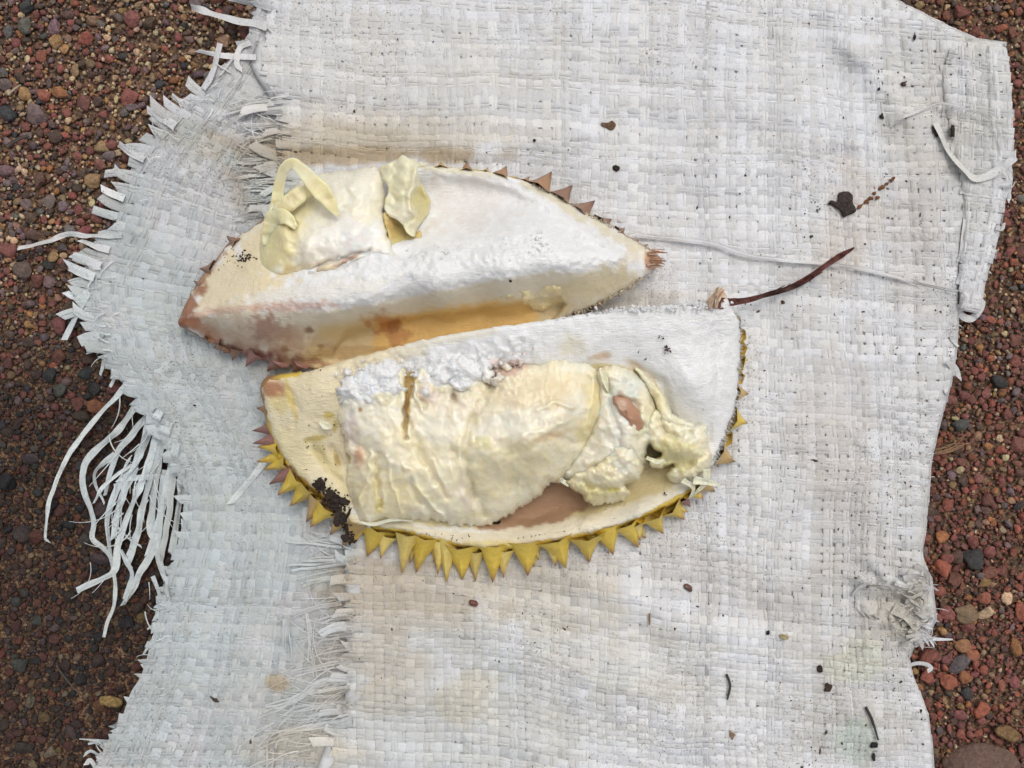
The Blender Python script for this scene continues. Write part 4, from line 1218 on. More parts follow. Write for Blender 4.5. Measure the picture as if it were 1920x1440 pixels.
FL_OUT = [(712, 318), (730, 306), (745, 296), (757, 291), (780, 302), (803, 308), (783, 318), (790, 345), (806, 372), (803, 398), (785, 425), (776, 444), (760, 432), (748, 415), (728, 405), (721, 380), (727, 352)]
FL_Z = TPS([(712, 318, 32), (757, 291, 38), (803, 308, 32), (783, 318, 40), (806, 372, 24), (785, 425, 28), (776, 444, 36), (728, 405, 38), (721, 380, 36), (750, 350, 40), (770, 340, 43), (775, 390, 39), (750, 390, 40), (790, 380, 28), (760, 420, 40)], 0.002)
relief('flesh_flap', FL_OUT, FL_Z, 2.5, M_flesh, A, paint((0.77, 0.72, 0.50), [(790, 385, 22, 50, 0, (0.66, 0.56, 0.17), 0.8), (760, 310, 40, 20, 0, (0.74, 0.71, 0.52), 0.7), (745, 400, 40, 20, 0, (0.77, 0.73, 0.58), 0.7)], 68),
       edge=(5, 1.4), skirt=3.0, jag=2.0, noise=[(20, 1.6, 25, None), (7, 0.4, 26, None)], grooves=[([(783, 318), (772, 350), (770, 390), (780, 420)], 5, -3.5), ([(745, 300), (738, 345), (740, 390)], 8, 2.0), ([(786, 345), (795, 370)], 5, 2)], seed=12)
relief('flesh_flap', [(718, 402), (735, 398), (752, 410), (772, 438), (788, 432), (790, 448), (775, 466), (756, 480), (740, 474), (728, 442)], TPS([(718, 402, 37), (752, 410, 33), (790, 448, 33), (756, 480, 40), (728, 442, 38), (750, 440, 33)]), 2.5, M_flesh, A,
       paint((0.58, 0.44, 0.17), [(745, 455, 20, 14, 0, (0.68, 0.58, 0.24), 0.7), (735, 420, 16, 20, 0, (0.50, 0.34, 0.12), 0.6)], 69), edge=(4, 1.2), skirt=4, noise=[(12, 0.8, 27, None)], seed=13)
# translucent yellow flesh in the right end of the amber hollow
relief('flesh', [(935, 556), (960, 545), (1000, 540), (1048, 533), (1060, 545), (1058, 562), (1035, 575), (1010, 585), (985, 572), (955, 566)], lambda x, y: A_Z(x, y) + 0.6 * hollow(x, y) + 1.0, 2.2, M_flesh, A,
       paint((0.72, 0.59, 0.33), [(1010, 555, 40, 16, 0, (0.76, 0.67, 0.44), 0.7)], 70), edge=(14, 3.5), skirt=4, jag=4, noise=[(18, 1.8, 29, None), (7, 0.5, 30, None)], seed=14)
# torn orange fibre at the right tip
for k in range(16):
    x0, y0 = random.uniform(1212, 1224), random.uniform(470, 500)
    a_ = random.uniform(-0.25, 0.35)
    strip('stem_fibre', A, [(x0, y0, 28), (x0 + 14, y0 + 14 * a_, 28.5), (x0 + random.uniform(18, 30), y0 + 26 * a_, 27.5)], [4.5, 4, 0.8], 0.35, M_fibre, lambda x, y, c=random.choice(((0.50, 0.20, 0.08), (0.62, 0.36, 0.22), (0.70, 0.50, 0.36))): np.ones(x.shape + (3,)) * np.array(c), ns=3, n=10, seed=k)

# ------------------------------------------------------------------ durian, lower piece
B_OUT = [(497, 716), (560, 702), (620, 684), (700, 661), (780, 641), (850, 626), (950, 611), (1040, 598), (1120, 585), (1200, 577), (1260, 572), (1315, 571), (1338, 556), (1352, 541), (1362, 556), (1372, 578), (1386, 600), (1388, 640), (1384, 700), (1378, 760), (1358, 820), (1332, 880), (1300, 912), (1250, 946), (1180, 976), (1100, 1001), (1000, 1019), (930, 1026), (860, 1021), (800, 1007), (740, 992), (690, 988), (655, 980), (620, 940), (560, 893), (530, 853), (508, 805), (498, 762)]
B_Z = TPS([(497, 716, 33), (560, 702, 37), (620, 684, 41), (700, 661, 44), (780, 641, 46), (850, 626, 48), (950, 611, 50), (1040, 598, 50), (1120, 585, 50), (1200, 577, 50), (1260, 572, 48), (1315, 571, 46), (1352, 541, 42), (1372, 578, 40),
    (1388, 640, 32), (1384, 700, 29), (1378, 760, 27), (1358, 820, 26), (1332, 880, 25), (1300, 912, 25), (1250, 946, 25), (1180, 976, 25), (1100, 1001, 25), (1000, 1019, 25), (930, 1026, 25), (860, 1021, 25), (800, 1007, 25), (740, 992, 25), (655, 980, 24), (620, 940, 24), (560, 893, 24), (530, 853, 25), (508, 805, 27), (498, 762, 30),
    (600, 730, 42), (700, 712, 43), (800, 692, 43), (900, 680, 43), (1000, 660, 47), (1100, 648, 47), (1200, 636, 47), (1280, 632, 45), (1340, 640, 39),
    (560, 780, 35), (600, 850, 28), (640, 900, 25), (560, 840, 29), (630, 800, 33), (620, 905, 25),
    (768, 725, 42), (770, 780, 39), (700, 850, 20), (800, 850, 16), (900, 850, 10), (1000, 850, 8), (1020, 940, 9), (1080, 925, 9), (960, 965, 12), (1150, 850, 10), (1240, 850, 14), (900, 960, 15), (1140, 925, 12),
    (1280, 720, 42), (1330, 760, 36), (1245, 712, 38), (1300, 680, 43), (1250, 780, 26), (1300, 830, 24), (1340, 820, 27), (1350, 700, 36), (1290, 800, 26),
    (1000, 996, 24), (900, 1003, 24), (1100, 975, 24), (1200, 945, 24), (1285, 893, 24), (800, 985, 23), (1000, 978, 15), (1100, 955, 14), (1200, 920, 16)], 0.002, 13.0)
B_col = paint(WHITE, [
    ('poly', [(640, 760), (760, 700), (1130, 680), (1200, 690), (1240, 730), (1262, 790), (1318, 810), (1318, 878), (1250, 922), (1180, 948), (1100, 972), (1000, 988), (900, 992), (800, 985), (690, 980), (655, 940)], (0.68, 0.57, 0.30), 0.95, 5),
    ('poly', [(490, 700), (560, 695), (700, 655), (760, 640), (720, 690), (640, 730), (645, 800), (660, 960), (700, 985), (690, 1000), (655, 990), (560, 900), (500, 810)], (0.83, 0.72, 0.46), 0.9, 8),
    ('poly', [(650, 985), (690, 978), (900, 999), (1100, 968), (1250, 922), (1325, 868), (1350, 890), (1250, 956), (1100, 1010), (930, 1036), (690, 1000)], (0.83, 0.74, 0.54), 0.95, 4),
    ('poly', [(752, 700), (790, 700), (785, 800), (770, 830), (755, 800)], (0.50, 0.33, 0.10), 0.9, 5),
    ('poly', [(895, 991), (900, 930), (960, 880), (1060, 850), (1085, 880), (1112, 948), (1060, 974), (1000, 987), (940, 993)], (0.40, 0.235, 0.135), 0.97, 3),
    (600, 720, 140, 40, -14, (0.81, 0.70, 0.46), 0.9), (560, 800, 100, 110, 0, (0.83, 0.725, 0.49), 0.9), (540, 860, 60, 60, 45, (0.83, 0.72, 0.42), 0.7), (700, 680, 120, 20, -16, (0.78, 0.69, 0.50), 0.8), (840, 636, 110, 12, -10, (0.78, 0.72, 0.56), 0.6),
    (525, 750, 20, 24, 0, (0.74, 0.60, 0.24), 0.6), (515, 728, 30, 18, 0, (0.42, 0.18, 0.08), 0.9), (620, 870, 60, 18, 55, (0.72, 0.60, 0.28), 0.6), (545, 745, 8, 44, -15, (0.62, 0.46, 0.10), 0.7), (590, 822, 26, 6, -10, (0.60, 0.46, 0.12), 0.8), (615, 780, 12, 8, 0, (0.56, 0.44, 0.08), 0.8), (628, 800, 6, 14, 0, (0.55, 0.42, 0.08), 0.8), (632, 860, 7, 24, -25, (0.50, 0.36, 0.12), 0.8), (600, 850, 10, 30, -30, (0.62, 0.52, 0.26), 0.7),
    (1000, 1010, 330, 15, 0, (0.75, 0.67, 0.50), 0.85), (1200, 955, 130, 17, -24, (0.78, 0.73, 0.60), 0.85), (1300, 890, 60, 14, -50, (0.79, 0.75, 0.64), 0.7), (730, 990, 60, 12, 5, (0.74, 0.66, 0.42), 0.8),
    (1070, 645, 30, 26, 0, (0.75, 0.68, 0.50), 0.6), (1128, 668, 24, 10, -10, (0.60, 0.40, 0.22), 0.7), (1195, 690, 40, 12, 35, (0.68, 0.52, 0.34), 0.6), (1350, 548, 18, 22, 30, (0.70, 0.46, 0.27), 0.85), (960, 690, 34, 14, -20, (0.66, 0.42, 0.34), 0.7), (900, 705, 60, 10, -14, (0.72, 0.58, 0.50), 0.5),
    (1000, 1021, 280, 8, 0, (0.70, 0.56, 0.20), 0.7), (1230, 968, 120, 7, -24, (0.72, 0.60, 0.20), 0.7)], 71, 0.35, 22)
fuzzB = lambda x, y: (1 - ss(25, 60, np.abs(y - (712 - 0.13 * (x - 700))))) * ss(610, 660, x) * (1 - ss(980, 1040, x))
B = empty('durian_piece', tuple(P(940, 810, 8)))
tag(B, 'lower half of split durian with pale wet flesh and yellow thorns along its bottom rim', 'durian', 'opened durian pieces')
relief('pith', B_OUT, B_Z, 3.6, M_pith, B, B_col, edge=(8, 1.8), skirt=lambda x, y: 0 * x + 9, jag=2.4, seed=23,
       noise=[(60, 0.9, 35, None), (15, 1.2, 36, lambda x, y: 0.12 + 1.4 * fuzzB(x, y) + 0.25 * ss(1180, 1300, x) * (1 - ss(700, 800, y))), (6.5, 0.7, 37, lambda x, y: 0.1 + 1.3 * fuzzB(x, y) + 0.2 * ss(1250, 1350, x))],
       grooves=[([(545, 730), (556, 770), (552, 800)], 5, 1.2), ([(585, 830), (610, 870), (635, 905)], 8, 2.0), ([(625, 840), (640, 870)], 6, 3), ([(1340, 575), (1345, 640), (1342, 740), (1325, 830)], 6, 1.2), ([(1190, 685), (1240, 720), (1262, 780)], 8, 2.5)])
rind(B, B_OUT, B_Z, lambda x, y: np.where(y < 700, 0.15, 1.0) * (1 - ss(1320, 1350, x)), paint((0.80, 0.58, 0.11), [(500, 740, 30, 60, 0, (0.34, 0.16, 0.07), 0.9), (1380, 700, 40, 220, 0, (0.78, 0.74, 0.58), 0.95), (560, 900, 40, 30, 40, (0.48, 0.33, 0.06), 0.6)], 73), 74)

BSP = [
    (506, 768, 481, 765, 26, BR2), (512, 803, 473, 809, 28, PUR), (513, 824, 473, 831, 26, PUR), (520, 838, 482, 836, 30, YG), (524, 856, 481, 867, 28, YG), (535, 866, 494, 880, 32, YG), (546, 884, 503, 907, 36, PUR), (556, 896, 520, 929, 40, YG), (576, 914, 545, 950, 46, YG), (596, 938, 574, 980, 36, TAN), (610, 952, 581, 988, 44, YG), (640, 972, 620, 1004, 36, TAN), (668, 980, 639, 1026, 46, TAN),
    (706, 994, 686, 1043, 54, YG), (724, 1010, 711, 1047, 28, YP), (762, 1012, 753, 1076, 36, YP), (795, 1012, 780, 1074, 50, YG), (824, 1024, 823, 1078, 26, YP), (838, 1022, 834, 1092, 40, YP), (866, 1028, 866, 1087, 58, YG), (891, 1040, 890, 1090, 30, YP), (925, 1032, 925, 1093, 46, YG), (944, 1040, 944, 1084, 28, YP), (986, 1024, 990, 1080, 56, YG),
    (1036, 1024, 1044, 1062, 28, YP), (1044, 1016, 1060, 1066, 54, YG), (1098, 1006, 1105, 1055, 54, YG), (1138, 994, 1149, 1041, 48, YG), (1176, 984, 1198, 1027, 46, YG), (1192, 982, 1202, 1014, 30, YP), (1222, 966, 1243, 1002, 46, YG), (1256, 948, 1285, 973, 46, YG), (1282, 934, 1295, 950, 26, PUR), (1314, 906, 1342, 920, 38, TAN), (1346, 852, 1377, 868, 44, TAN),
    (1362, 818, 1371, 815, 26, YG), (1374, 786, 1402, 794, 36, YG), (1380, 736, 1404, 738, 32, TAN), (1384, 706, 1393, 703, 22, YG), (1384, 676, 1402, 675, 34, YG), (1388, 652, 1395, 650, 24, YG), (1389, 626, 1396, 622, 22, YG), (1380, 604, 1390, 608, 20, YG), (1300, 920, 1318, 936, 30, YG), (1115, 1006, 1112, 1035, 26, YP), (1000, 1024, 1012, 1050, 24, YP), (672, 990, 664, 1020, 26, YG)]
for (bx, by, tx, ty, w, c) in BSP:
    z0 = random.uniform(15, 20)
    cc = tuple(np.array(c) * random.uniform(0.88, 1.12))
    if 600 < bx < 1280 and by > 900 and random.random() < 0.5:   # a smaller thorn lower down on the rind, behind
        sx_ = random.uniform(10, 18) * random.choice((-1, 1))
        spine(B, bx + sx_, by, bx + sx_ + (tx - bx) * 0.8, by + (ty - by) * random.uniform(0.5, 0.75), w * 0.6, 12.5, 11.5, tuple(np.array(YP) * 0.92), (0.34, 0.14, 0.05), 0.8)
    spine(B, bx, by, tx, ty, w, z0, z0 - random.uniform(1, 5), cc, TIP if c in (PUR, TAN, BR2) else random.choice(((0.36, 0.14, 0.04), (0.42, 0.25, 0.04), (0.30, 0.08, 0.04))), 0.76)


def lobe(outline, pts, base_col, blots, seed, noise_, grooves=(), edge=(26, 12), skirt=12, step=2.2, jag=2.5, name='flesh', mat=None, lam=0.003):
    return relief(name, outline, TPS(pts, lam), step, mat or M_flesh, B, mottle(paint(base_col, blots, seed, 0.35, 18), 0.05, seed + 2), extra=wrinkle(0.6, 34, seed + 40) if mat is None else None, edge=edge, skirt=skirt, jag=jag, noise=noise_, grooves=grooves, seed=seed)


FC = (0.80, 0.75, 0.60)
def wrinkle(amp, sc, sd):
    """thin raised creases, as on a wet skin"""
    def f(x, y):
        wx = x + 10 * vn(x / 40, y / 40, sd + 1); wy = y + 10 * vn(x / 40, y / 40, sd + 2)
        r = (1 - np.minimum(1, np.abs(fbm(wx / sc, wy / (sc * 1.7), sd, 3)) * 1.6)) ** 4
        r2 = (1 - np.minimum(1, np.abs(fbm(wx / (sc * 0.4), wy / (sc * 0.6), sd + 7, 2)) * 1.8)) ** 4
        m_ = ss(-0.3, 0.5, vn(x / 60, y / 60, sd + 5))
        return amp * (r * m_ + 0.35 * r2 * (1 - 0.6 * m_))
    return f


def mottle(f, amt, sd):
    def g_(x, y):
        k = fbm(x / 30, y / 30, sd, 4)[..., None]; k2 = fbm(x / 9, y / 9, sd + 4, 3)[..., None]
        return np.clip(f(x, y) * (1 + amt * (k * np.array([0.3, 0.6, 1.9]) + 0.5 * k2 * np.array([0.4, 0.6, 1.2]))), 0, 0.84)
    return g_


F_OUT = [(632, 745), (645, 712), (690, 690), (735, 682), (800, 690), (850, 680), (905, 672), (945, 690), (1000, 680), (1060, 674), (1110, 682), (1130, 702), (1132, 745), (1122, 800), (1100, 842), (1075, 882), (1040, 906), (985, 946), (930, 980), (880, 988), (840, 981), (790, 976), (745, 983), (715, 977), (692, 990), (668, 966), (655, 930), (648, 890), (655, 860), (640, 810), (628, 775)]
F_Z = TPS([(632, 745, 43), (690, 690, 45), (735, 682, 46), (850, 680, 46), (905, 672, 46), (1000, 680, 46), (1110, 682, 45), (1132, 745, 42), (1100, 842, 38), (1040, 906, 35), (985, 946, 32), (930, 980, 30), (880, 988, 28), (790, 976, 28), (692, 990, 27), (655, 930, 31), (648, 890, 34), (628, 775, 40),
    (690, 740, 47.5), (740, 740, 48), (800, 740, 48), (870, 730, 48), (690, 810, 47), (740, 820, 49), (800, 810, 49), (850, 800, 50), (700, 880, 42), (750, 890, 44), (800, 890, 45), (850, 890, 46), (700, 940, 35), (760, 945, 36), (820, 945, 38), (870, 945, 38),
    (930, 730, 49), (1000, 720, 52), (1070, 720, 51), (960, 790, 58), (1030, 775, 60), (1090, 780, 51), (930, 850, 54), (1000, 850, 54), (1050, 850, 45), (920, 910, 44), (970, 900, 43)], 0.02)
F_col = mottle(paint((0.81, 0.74, 0.54), [
    (690, 780, 60, 40, 0, (0.80, 0.76, 0.66), 0.6), (690, 716, 60, 30, 0, (0.80, 0.79, 0.76), 0.9), (840, 705, 70, 20, 0, (0.80, 0.78, 0.75), 0.9), (672, 858, 16, 20, 10, (0.60, 0.36, 0.22), 0.85), (720, 930, 80, 50, 0, (0.76, 0.665, 0.40), 0.8), (675, 768, 5, 5, 0, (0.5, 0.25, 0.08), 0.9), (655, 815, 20, 40, 0, (0.72, 0.62, 0.54), 0.7),
    (764, 750, 6, 50, 3, (0.50, 0.31, 0.09), 0.95), (770, 712, 15, 16, 10, (0.56, 0.38, 0.13), 0.9), (790, 742, 5, 22, -15, (0.66, 0.54, 0.36), 0.7), (760, 800, 6, 26, 8, (0.58, 0.44, 0.18), 0.7), (850, 745, 6, 8, 0, (0.33, 0.15, 0.04), 0.95), (850, 760, 60, 36, 0, (0.75, 0.67, 0.53), 0.7), (825, 800, 44, 40, 0, (0.80, 0.76, 0.66), 0.55), (875, 925, 24, 40, -20, (0.70, 0.61, 0.50), 0.6), (802, 740, 24, 20, 0, (0.74, 0.60, 0.53), 0.6),
    (1010, 735, 110, 40, 0, (0.77, 0.655, 0.44), 0.85), (960, 800, 90, 34, -15, (0.81, 0.78, 0.68), 0.6), (950, 880, 100, 50, -20, (0.78, 0.69, 0.43), 0.75), (1108, 780, 24, 80, 12, (0.77, 0.66, 0.35), 0.8), (955, 692, 44, 12, -20, (0.64, 0.42, 0.35), 0.75), (1040, 815, 34, 9, -18, (0.70, 0.52, 0.30), 0.7), (905, 830, 22, 14, 0, (0.73, 0.67, 0.36), 0.7), (1085, 690, 44, 12, 0, (0.78, 0.76, 0.67), 0.7), (1080, 760, 30, 30, 0, (0.76, 0.73, 0.62), 0.6),
    (705, 905, 5, 45, 0, (0.66, 0.56, 0.26), 0.7), (712, 950, 7, 16, 0, (0.60, 0.47, 0.12), 0.7), (900, 965, 30, 8, 0, (0.70, 0.62, 0.34), 0.6)], 81, 0.4, 14), 0.05, 85)
tops = lambda x, y: (1 - ss(725, 775, y + 0.1 * (x - 800))) * (1 - ss(960, 1030, x))
w1_, w2_ = wrinkle(1.0, 62, 301), wrinkle(0.25, 26, 321)
relief('flesh', F_OUT, F_Z, 2.1, M_flesh, B, F_col, edge=(18, 7), skirt=14, jag=5.5, seed=80,
       noise=[(60, 2.4, 82, None), (24, 0.5, 83, None), (13, 1.6, 84, lambda x, y: 0.04 + tops(x, y)), (6, 0.5, 87, lambda x, y: 0.06 + tops(x, y))],
       extra=lambda x, y: (w1_(x, y) + w2_(x, y)) * (1 - 0.7 * tops(x, y)),
       grooves=[([(770, 694), (766, 715), (768, 735)], 9, 7.0), ([(764, 715), (762, 760), (760, 800), (766, 820)], 4, 7.0), ([(784, 718), (790, 745), (800, 765)], 4, 2.6), ([(776, 716), (782, 745), (790, 770)], 4, -2.2), ([(767, 795), (785, 840), (810, 890), (838, 935)], 6, 2.8), ([(925, 700), (893, 780), (873, 850), (882, 900), (908, 962)], 8, 4.2), ([(705, 850), (711, 900), (710, 955)], 4, 2.4), ([(725, 855), (735, 910), (755, 968)], 5, -1.8), ([(695, 850), (690, 900), (675, 950)], 5, -1.6), ([(770, 880), (780, 930), (800, 960)], 5, 1.7),
                 ([(760, 870), (800, 938), (835, 975)], 5, -1.8), ([(640, 820), (665, 832), (690, 850)], 7, 2.4), ([(850, 850), (868, 905), (893, 930)], 8, 2.4), ([(812, 860), (835, 925)], 4, -1.4), ([(1010, 770), (1040, 755), (1075, 762)], 5, -2.2), ([(1030, 815), (1070, 830), (1090, 825)], 7, 1.8), ([(910, 800), (960, 790), (1010, 765)], 14, 1.2), ([(1112, 700), (1110, 750), (1095, 805)], 4, -1.2), ([(960, 830), (1010, 810), (1060, 790)], 5, -1.0), ([(850, 738), (850, 752)], 5, 4.0), ([(660, 800), (668, 850), (660, 880)], 8, 2.0)])
# right aril: opened pale shell round a brown seed
lobe([(1052, 892), (1080, 850), (1104, 800), (1116, 745), (1116, 696), (1146, 682), (1185, 692), (1212, 715), (1232, 755), (1244, 800), (1238, 830), (1214, 838), (1206, 880), (1180, 905), (1145, 905), (1110, 912)],
     [(1052, 892, 34), (1104, 800, 41), (1116, 745, 43), (1146, 682, 46), (1212, 715, 40), (1244, 800, 34), (1206, 880, 34), (1145, 905, 32), (1165, 760, 46), (1190, 800, 46), (1150, 850, 43), (1190, 850, 41), (1110, 875, 38), (1160, 720, 46)],
     (0.79, 0.73, 0.56), [(1165, 735, 40, 44, 20, (0.66, 0.68, 0.58), 0.75), (1150, 800, 40, 60, 10, (0.78, 0.75, 0.66), 0.7), (1220, 790, 24, 50, -20, (0.74, 0.67, 0.42), 0.7), (1150, 880, 60, 30, 0, (0.75, 0.70, 0.52), 0.7)], 111,
     [(36, 1.8, 112, None), (14, 0.7, 113, None), (6, 0.2, 114, None)],
     [([(1136, 715), (1150, 770), (1165, 830)], 5, 2.0), ([(1160, 745), (1185, 760), (1205, 810), (1195, 825)], 9, 3.5), ([(1222, 735), (1236, 780), (1240, 820)], 5, 2.6), ([(1170, 850), (1190, 870)], 6, 2.0), ([(1100, 870), (1140, 855)], 6, -1.5)], edge=(18, 9))
lobe([(1150, 745), (1168, 742), (1188, 755), (1202, 780), (1204, 805), (1196, 820), (1182, 812), (1168, 790), (1156, 768)], [(1150, 745, 47), (1188, 755, 46), (1204, 805, 44), (1196, 820, 44), (1168, 790, 47), (1180, 780, 49)], (0.46, 0.25, 0.155), [(1165, 760, 12, 14, 0, (0.60, 0.42, 0.30), 0.7)], 121,
     [(10, 0.3, 122, None)], [([(1160, 760), (1180, 785), (1192, 812)], 3, -1.6)], edge=(8, 3), skirt=5, step=2.2, name='seed', mat=M_wall)
# yellow lumpy flesh, right
lobe([(1062, 905), (1085, 885), (1120, 868), (1150, 840), (1175, 820), (1195, 830), (1200, 860), (1205, 880), (1195, 900), (1170, 908), (1185, 925), (1160, 940), (1125, 945), (1105, 946), (1092, 930), (1072, 918)],
     [(1062, 905, 34), (1120, 868, 42), (1175, 820, 44), (1205, 880, 38), (1160, 940, 29), (1105, 946, 27), (1140, 890, 44), (1120, 920, 36), (1180, 860, 46)],
     (0.81, 0.735, 0.51), [(1110, 925, 60, 22, 10, (0.72, 0.64, 0.33), 0.8), (1170, 860, 30, 30, 0, (0.76, 0.73, 0.60), 0.7), (1152, 918, 14, 5, 0, (0.66, 0.55, 0.10), 0.7)], 131,
     [(26, 2.4, 132, None), (12, 1.0, 133, None), (5, 0.2, 134, None)], [([(1090, 900), (1140, 920), (1180, 905)], 6, 2.4)], edge=(12, 6), jag=4)
lobe([(1200, 820), (1225, 770), (1240, 775), (1262, 790), (1300, 795), (1325, 800), (1330, 830), (1335, 860), (1322, 885), (1290, 900), (1262, 908), (1250, 890), (1262, 872), (1240, 878), (1215, 868), (1240, 852), (1222, 838)],
     [(1200, 820, 40), (1225, 770, 40), (1262, 790, 38), (1325, 800, 36), (1335, 860, 32), (1290, 900, 30), (1250, 890, 29), (1215, 868, 34), (1240, 840, 37), (1280, 840, 42), (1310, 850, 39), (1240, 800, 40)],
     (0.81, 0.735, 0.51), [(1270, 850, 50, 36, 0, (0.72, 0.65, 0.34), 0.8), (1300, 810, 40, 20, 0, (0.77, 0.74, 0.58), 0.7)], 141,
     [(28, 2.6, 142, None), (12, 1.1, 143, None), (5, 0.2, 144, None)], [([(1235, 790), (1250, 815), (1290, 812)], 6, 3.0), ([(1240, 862), (1270, 855)], 5, 2.5), ([(1290, 870), (1320, 850)], 6, 2.0)], edge=(11, 6), jag=4)
lobe([(1190, 690), (1210, 700), (1245, 740), (1262, 775), (1290, 790), (1318, 800), (1300, 815), (1262, 812), (1240, 790), (1228, 755), (1208, 722)], [(1190, 690, 42), (1245, 740, 38), (1290, 790, 36), (1318, 800, 35), (1262, 812, 33), (1228, 755, 37), (1208, 722, 40), (1250, 785, 39)], (0.77, 0.72, 0.54), [(1240, 750, 20, 40, -30, (0.74, 0.68, 0.42), 0.6)], 151,
     [(20, 1.0, 152, None), (8, 0.5, 153, None)], (), edge=(10, 4), jag=2)
# thin rags of flesh
rag = paint((0.78, 0.72, 0.52), [], 161)
for pth, w in [([(1126, 690, 48), (1134, 712, 46), (1140, 735, 44)], [6, 12, 3]), ([(1325, 880, 32), (1322, 905, 30), (1296, 932, 24)], [14, 9, 2]), ([(1280, 900, 31), (1300, 915, 28), (1292, 936, 24)], [11, 8, 2]),
               ([(1300, 900, 31), (1330, 905, 30), (1352, 912, 27)], [18, 11, 2]), ([(1212, 858, 37), (1232, 866, 38), (1246, 862, 37)], [6, 9, 3]), ([(1060, 905, 38), (1052, 900, 37), (1066, 912, 35)], [8, 8, 3]), ([(672, 978, 29), (700, 983, 28), (735, 975, 29), (775, 977, 28)], [3, 7, 5, 2]), ([(600, 790, 37), (610, 798, 37.5), (622, 801, 37)], [8, 16, 6])]:
    strip('flesh_flap', B, pth, w, 0.9, M_flesh, rag, n=24, seed=random.randrange(999))

for ol, zz_ in [([(632, 742), (645, 705), (690, 684), (735, 676), (764, 686), (756, 712), (762, 740), (735, 752), (715, 778), (690, 760), (665, 768)], 49.5), ([(778, 735), (782, 692), (840, 672), (905, 664), (945, 676), (915, 694), (895, 716), (850, 712), (822, 738), (800, 726)], 50.0)]:
    op = np.array(ol, float)
    relief('pith_shred', ol, TPS([(p[0], p[1], zz_ - 3.5) for p in ol] + [(op[:, 0].mean(), op[:, 1].mean(), zz_ + 1.5)], 0.05), 2.4, M_pith, B, paint((0.84, 0.835, 0.82), [(800, 730, 16, 20, 0, (0.74, 0.64, 0.58), 0.6), (930, 678, 24, 12, 0, (0.74, 0.58, 0.52), 0.7)], 181), edge=(10, 4), skirt=5, jag=9, noise=[(26, 2.4, 182, None), (13, 1.6, 183, None), (5.5, 0.45, 184, None)], seed=int(op[0, 0]))

# small torn bits of pith and skin along the border of flesh and pith
for k in range(15):
    x, y = random.uniform(650, 985), 0
    y = 712 - 0.10 * (x - 650) + random.uniform(-14, 40)
    if abs(x - 766) < 24: continue
    rx_, ry_ = random.uniform(9, 20), random.uniform(6, 13)
    zc_ = float(max(F_Z(np.array(x), np.array(y)), B_Z(np.array(x), np.array(y)))) + 1.0
    relief('pith_shred', blobpoly(x, y, rx_, ry_, random.uniform(-60, 60), 9, 0.4), lambda X, Y, a=x, b=y, zc_=zc_, rx_=rx_: zc_ + 1.6 - 3.2 * ((X - a) ** 2 + (Y - b) ** 2) / rx_ ** 2, 2.2, random.choice((M_pith, M_pith, M_flesh)), B,
           paint(random.choice(((0.84, 0.835, 0.82), (0.83, 0.81, 0.76), (0.80, 0.73, 0.62))), [], 191 + k), edge=(5, 1.5), skirt=3, jag=5, noise=[(12, 1.6, 192 + k, None), (5, 0.5, 193 + k, None)], seed=k)

# white crumbs of pith, one heap per piece
def crumbs(parent, zones, n, zf, colr, rr=(1.0, 3.0)):
    V, F, C = [], [], []; o = 0
    for _ in range(n):
        (x, y, sx, sy) = random.choice(zones)
        x = random.gauss(x, sx); y = random.gauss(y, sy)
        v, f = ROCK1[random.randrange(16)]
        r = random.uniform(*rr) * (1.3 if random.random() < 0.15 else 1)
        a_ = random.uniform(0, 6.28)
        v2 = v * np.array([random.uniform(0.9, 1.3), 1, 0.8]) * (1 + 0.35 * vn(v[:, 0] * 3 + _, v[:, 1] * 3, _)[:, None])
        v2 = np.stack([v2[:, 0] * math.cos(a_) - v2[:, 1] * math.sin(a_), v2[:, 0] * math.sin(a_) + v2[:, 1] * math.cos(a_), v2[:, 2]], 1) * r * S
        V.append(v2 + P(x, y, float(zf(x, y)) - 0.1)); F.append(f + o); o += len(v)
        C.append(np.tile(np.array(colr(x, y)) * random.uniform(0.93, 1.03), (len(v), 1)))
    return mk('pith_crumbs', np.concatenate(V), np.concatenate(F), M_pith, parent, np.concatenate(C))


def topB(x, y): return float(B_Z(np.array(x), np.array(y))) + 2.0
c_ = crumbs(B, [(690, 705, 30, 12), (720, 690, 30, 10), (820, 690, 40, 10), (880, 690, 40, 10), (760, 705, 40, 16), (1230, 578, 30, 4), (1300, 574, 26, 5), (1180, 580, 30, 3), (820, 715, 20, 14)], 420, topB, lambda x, y: (0.83, 0.825, 0.81))
c_['kind'] = 'stuff'
c_ = crumbs(B, [(940, 695, 22, 8), (970, 685, 12, 8), (900, 705, 30, 6)], 90, topB, lambda x, y: random.choice(((0.70, 0.50, 0.44), (0.62, 0.38, 0.32), (0.76, 0.66, 0.60))), (1.2, 3.0))
c_['kind'] = 'stuff'
c_ = crumbs(A, [(830, 470, 14, 6), (900, 450, 40, 14), (1010, 455, 8, 12), (980, 470, 40, 10), (650, 470, 30, 20), (700, 440, 20, 16), (760, 480, 30, 6), (830, 470, 10, 5), (1010, 455, 6, 10)], 90, lambda x, y: float(A_Z(np.array(x), np.array(y))) + (4 if x < 730 else 0.2), lambda x, y: (0.83, 0.825, 0.81), (1.4, 4.2))
c_['kind'] = 'stuff'


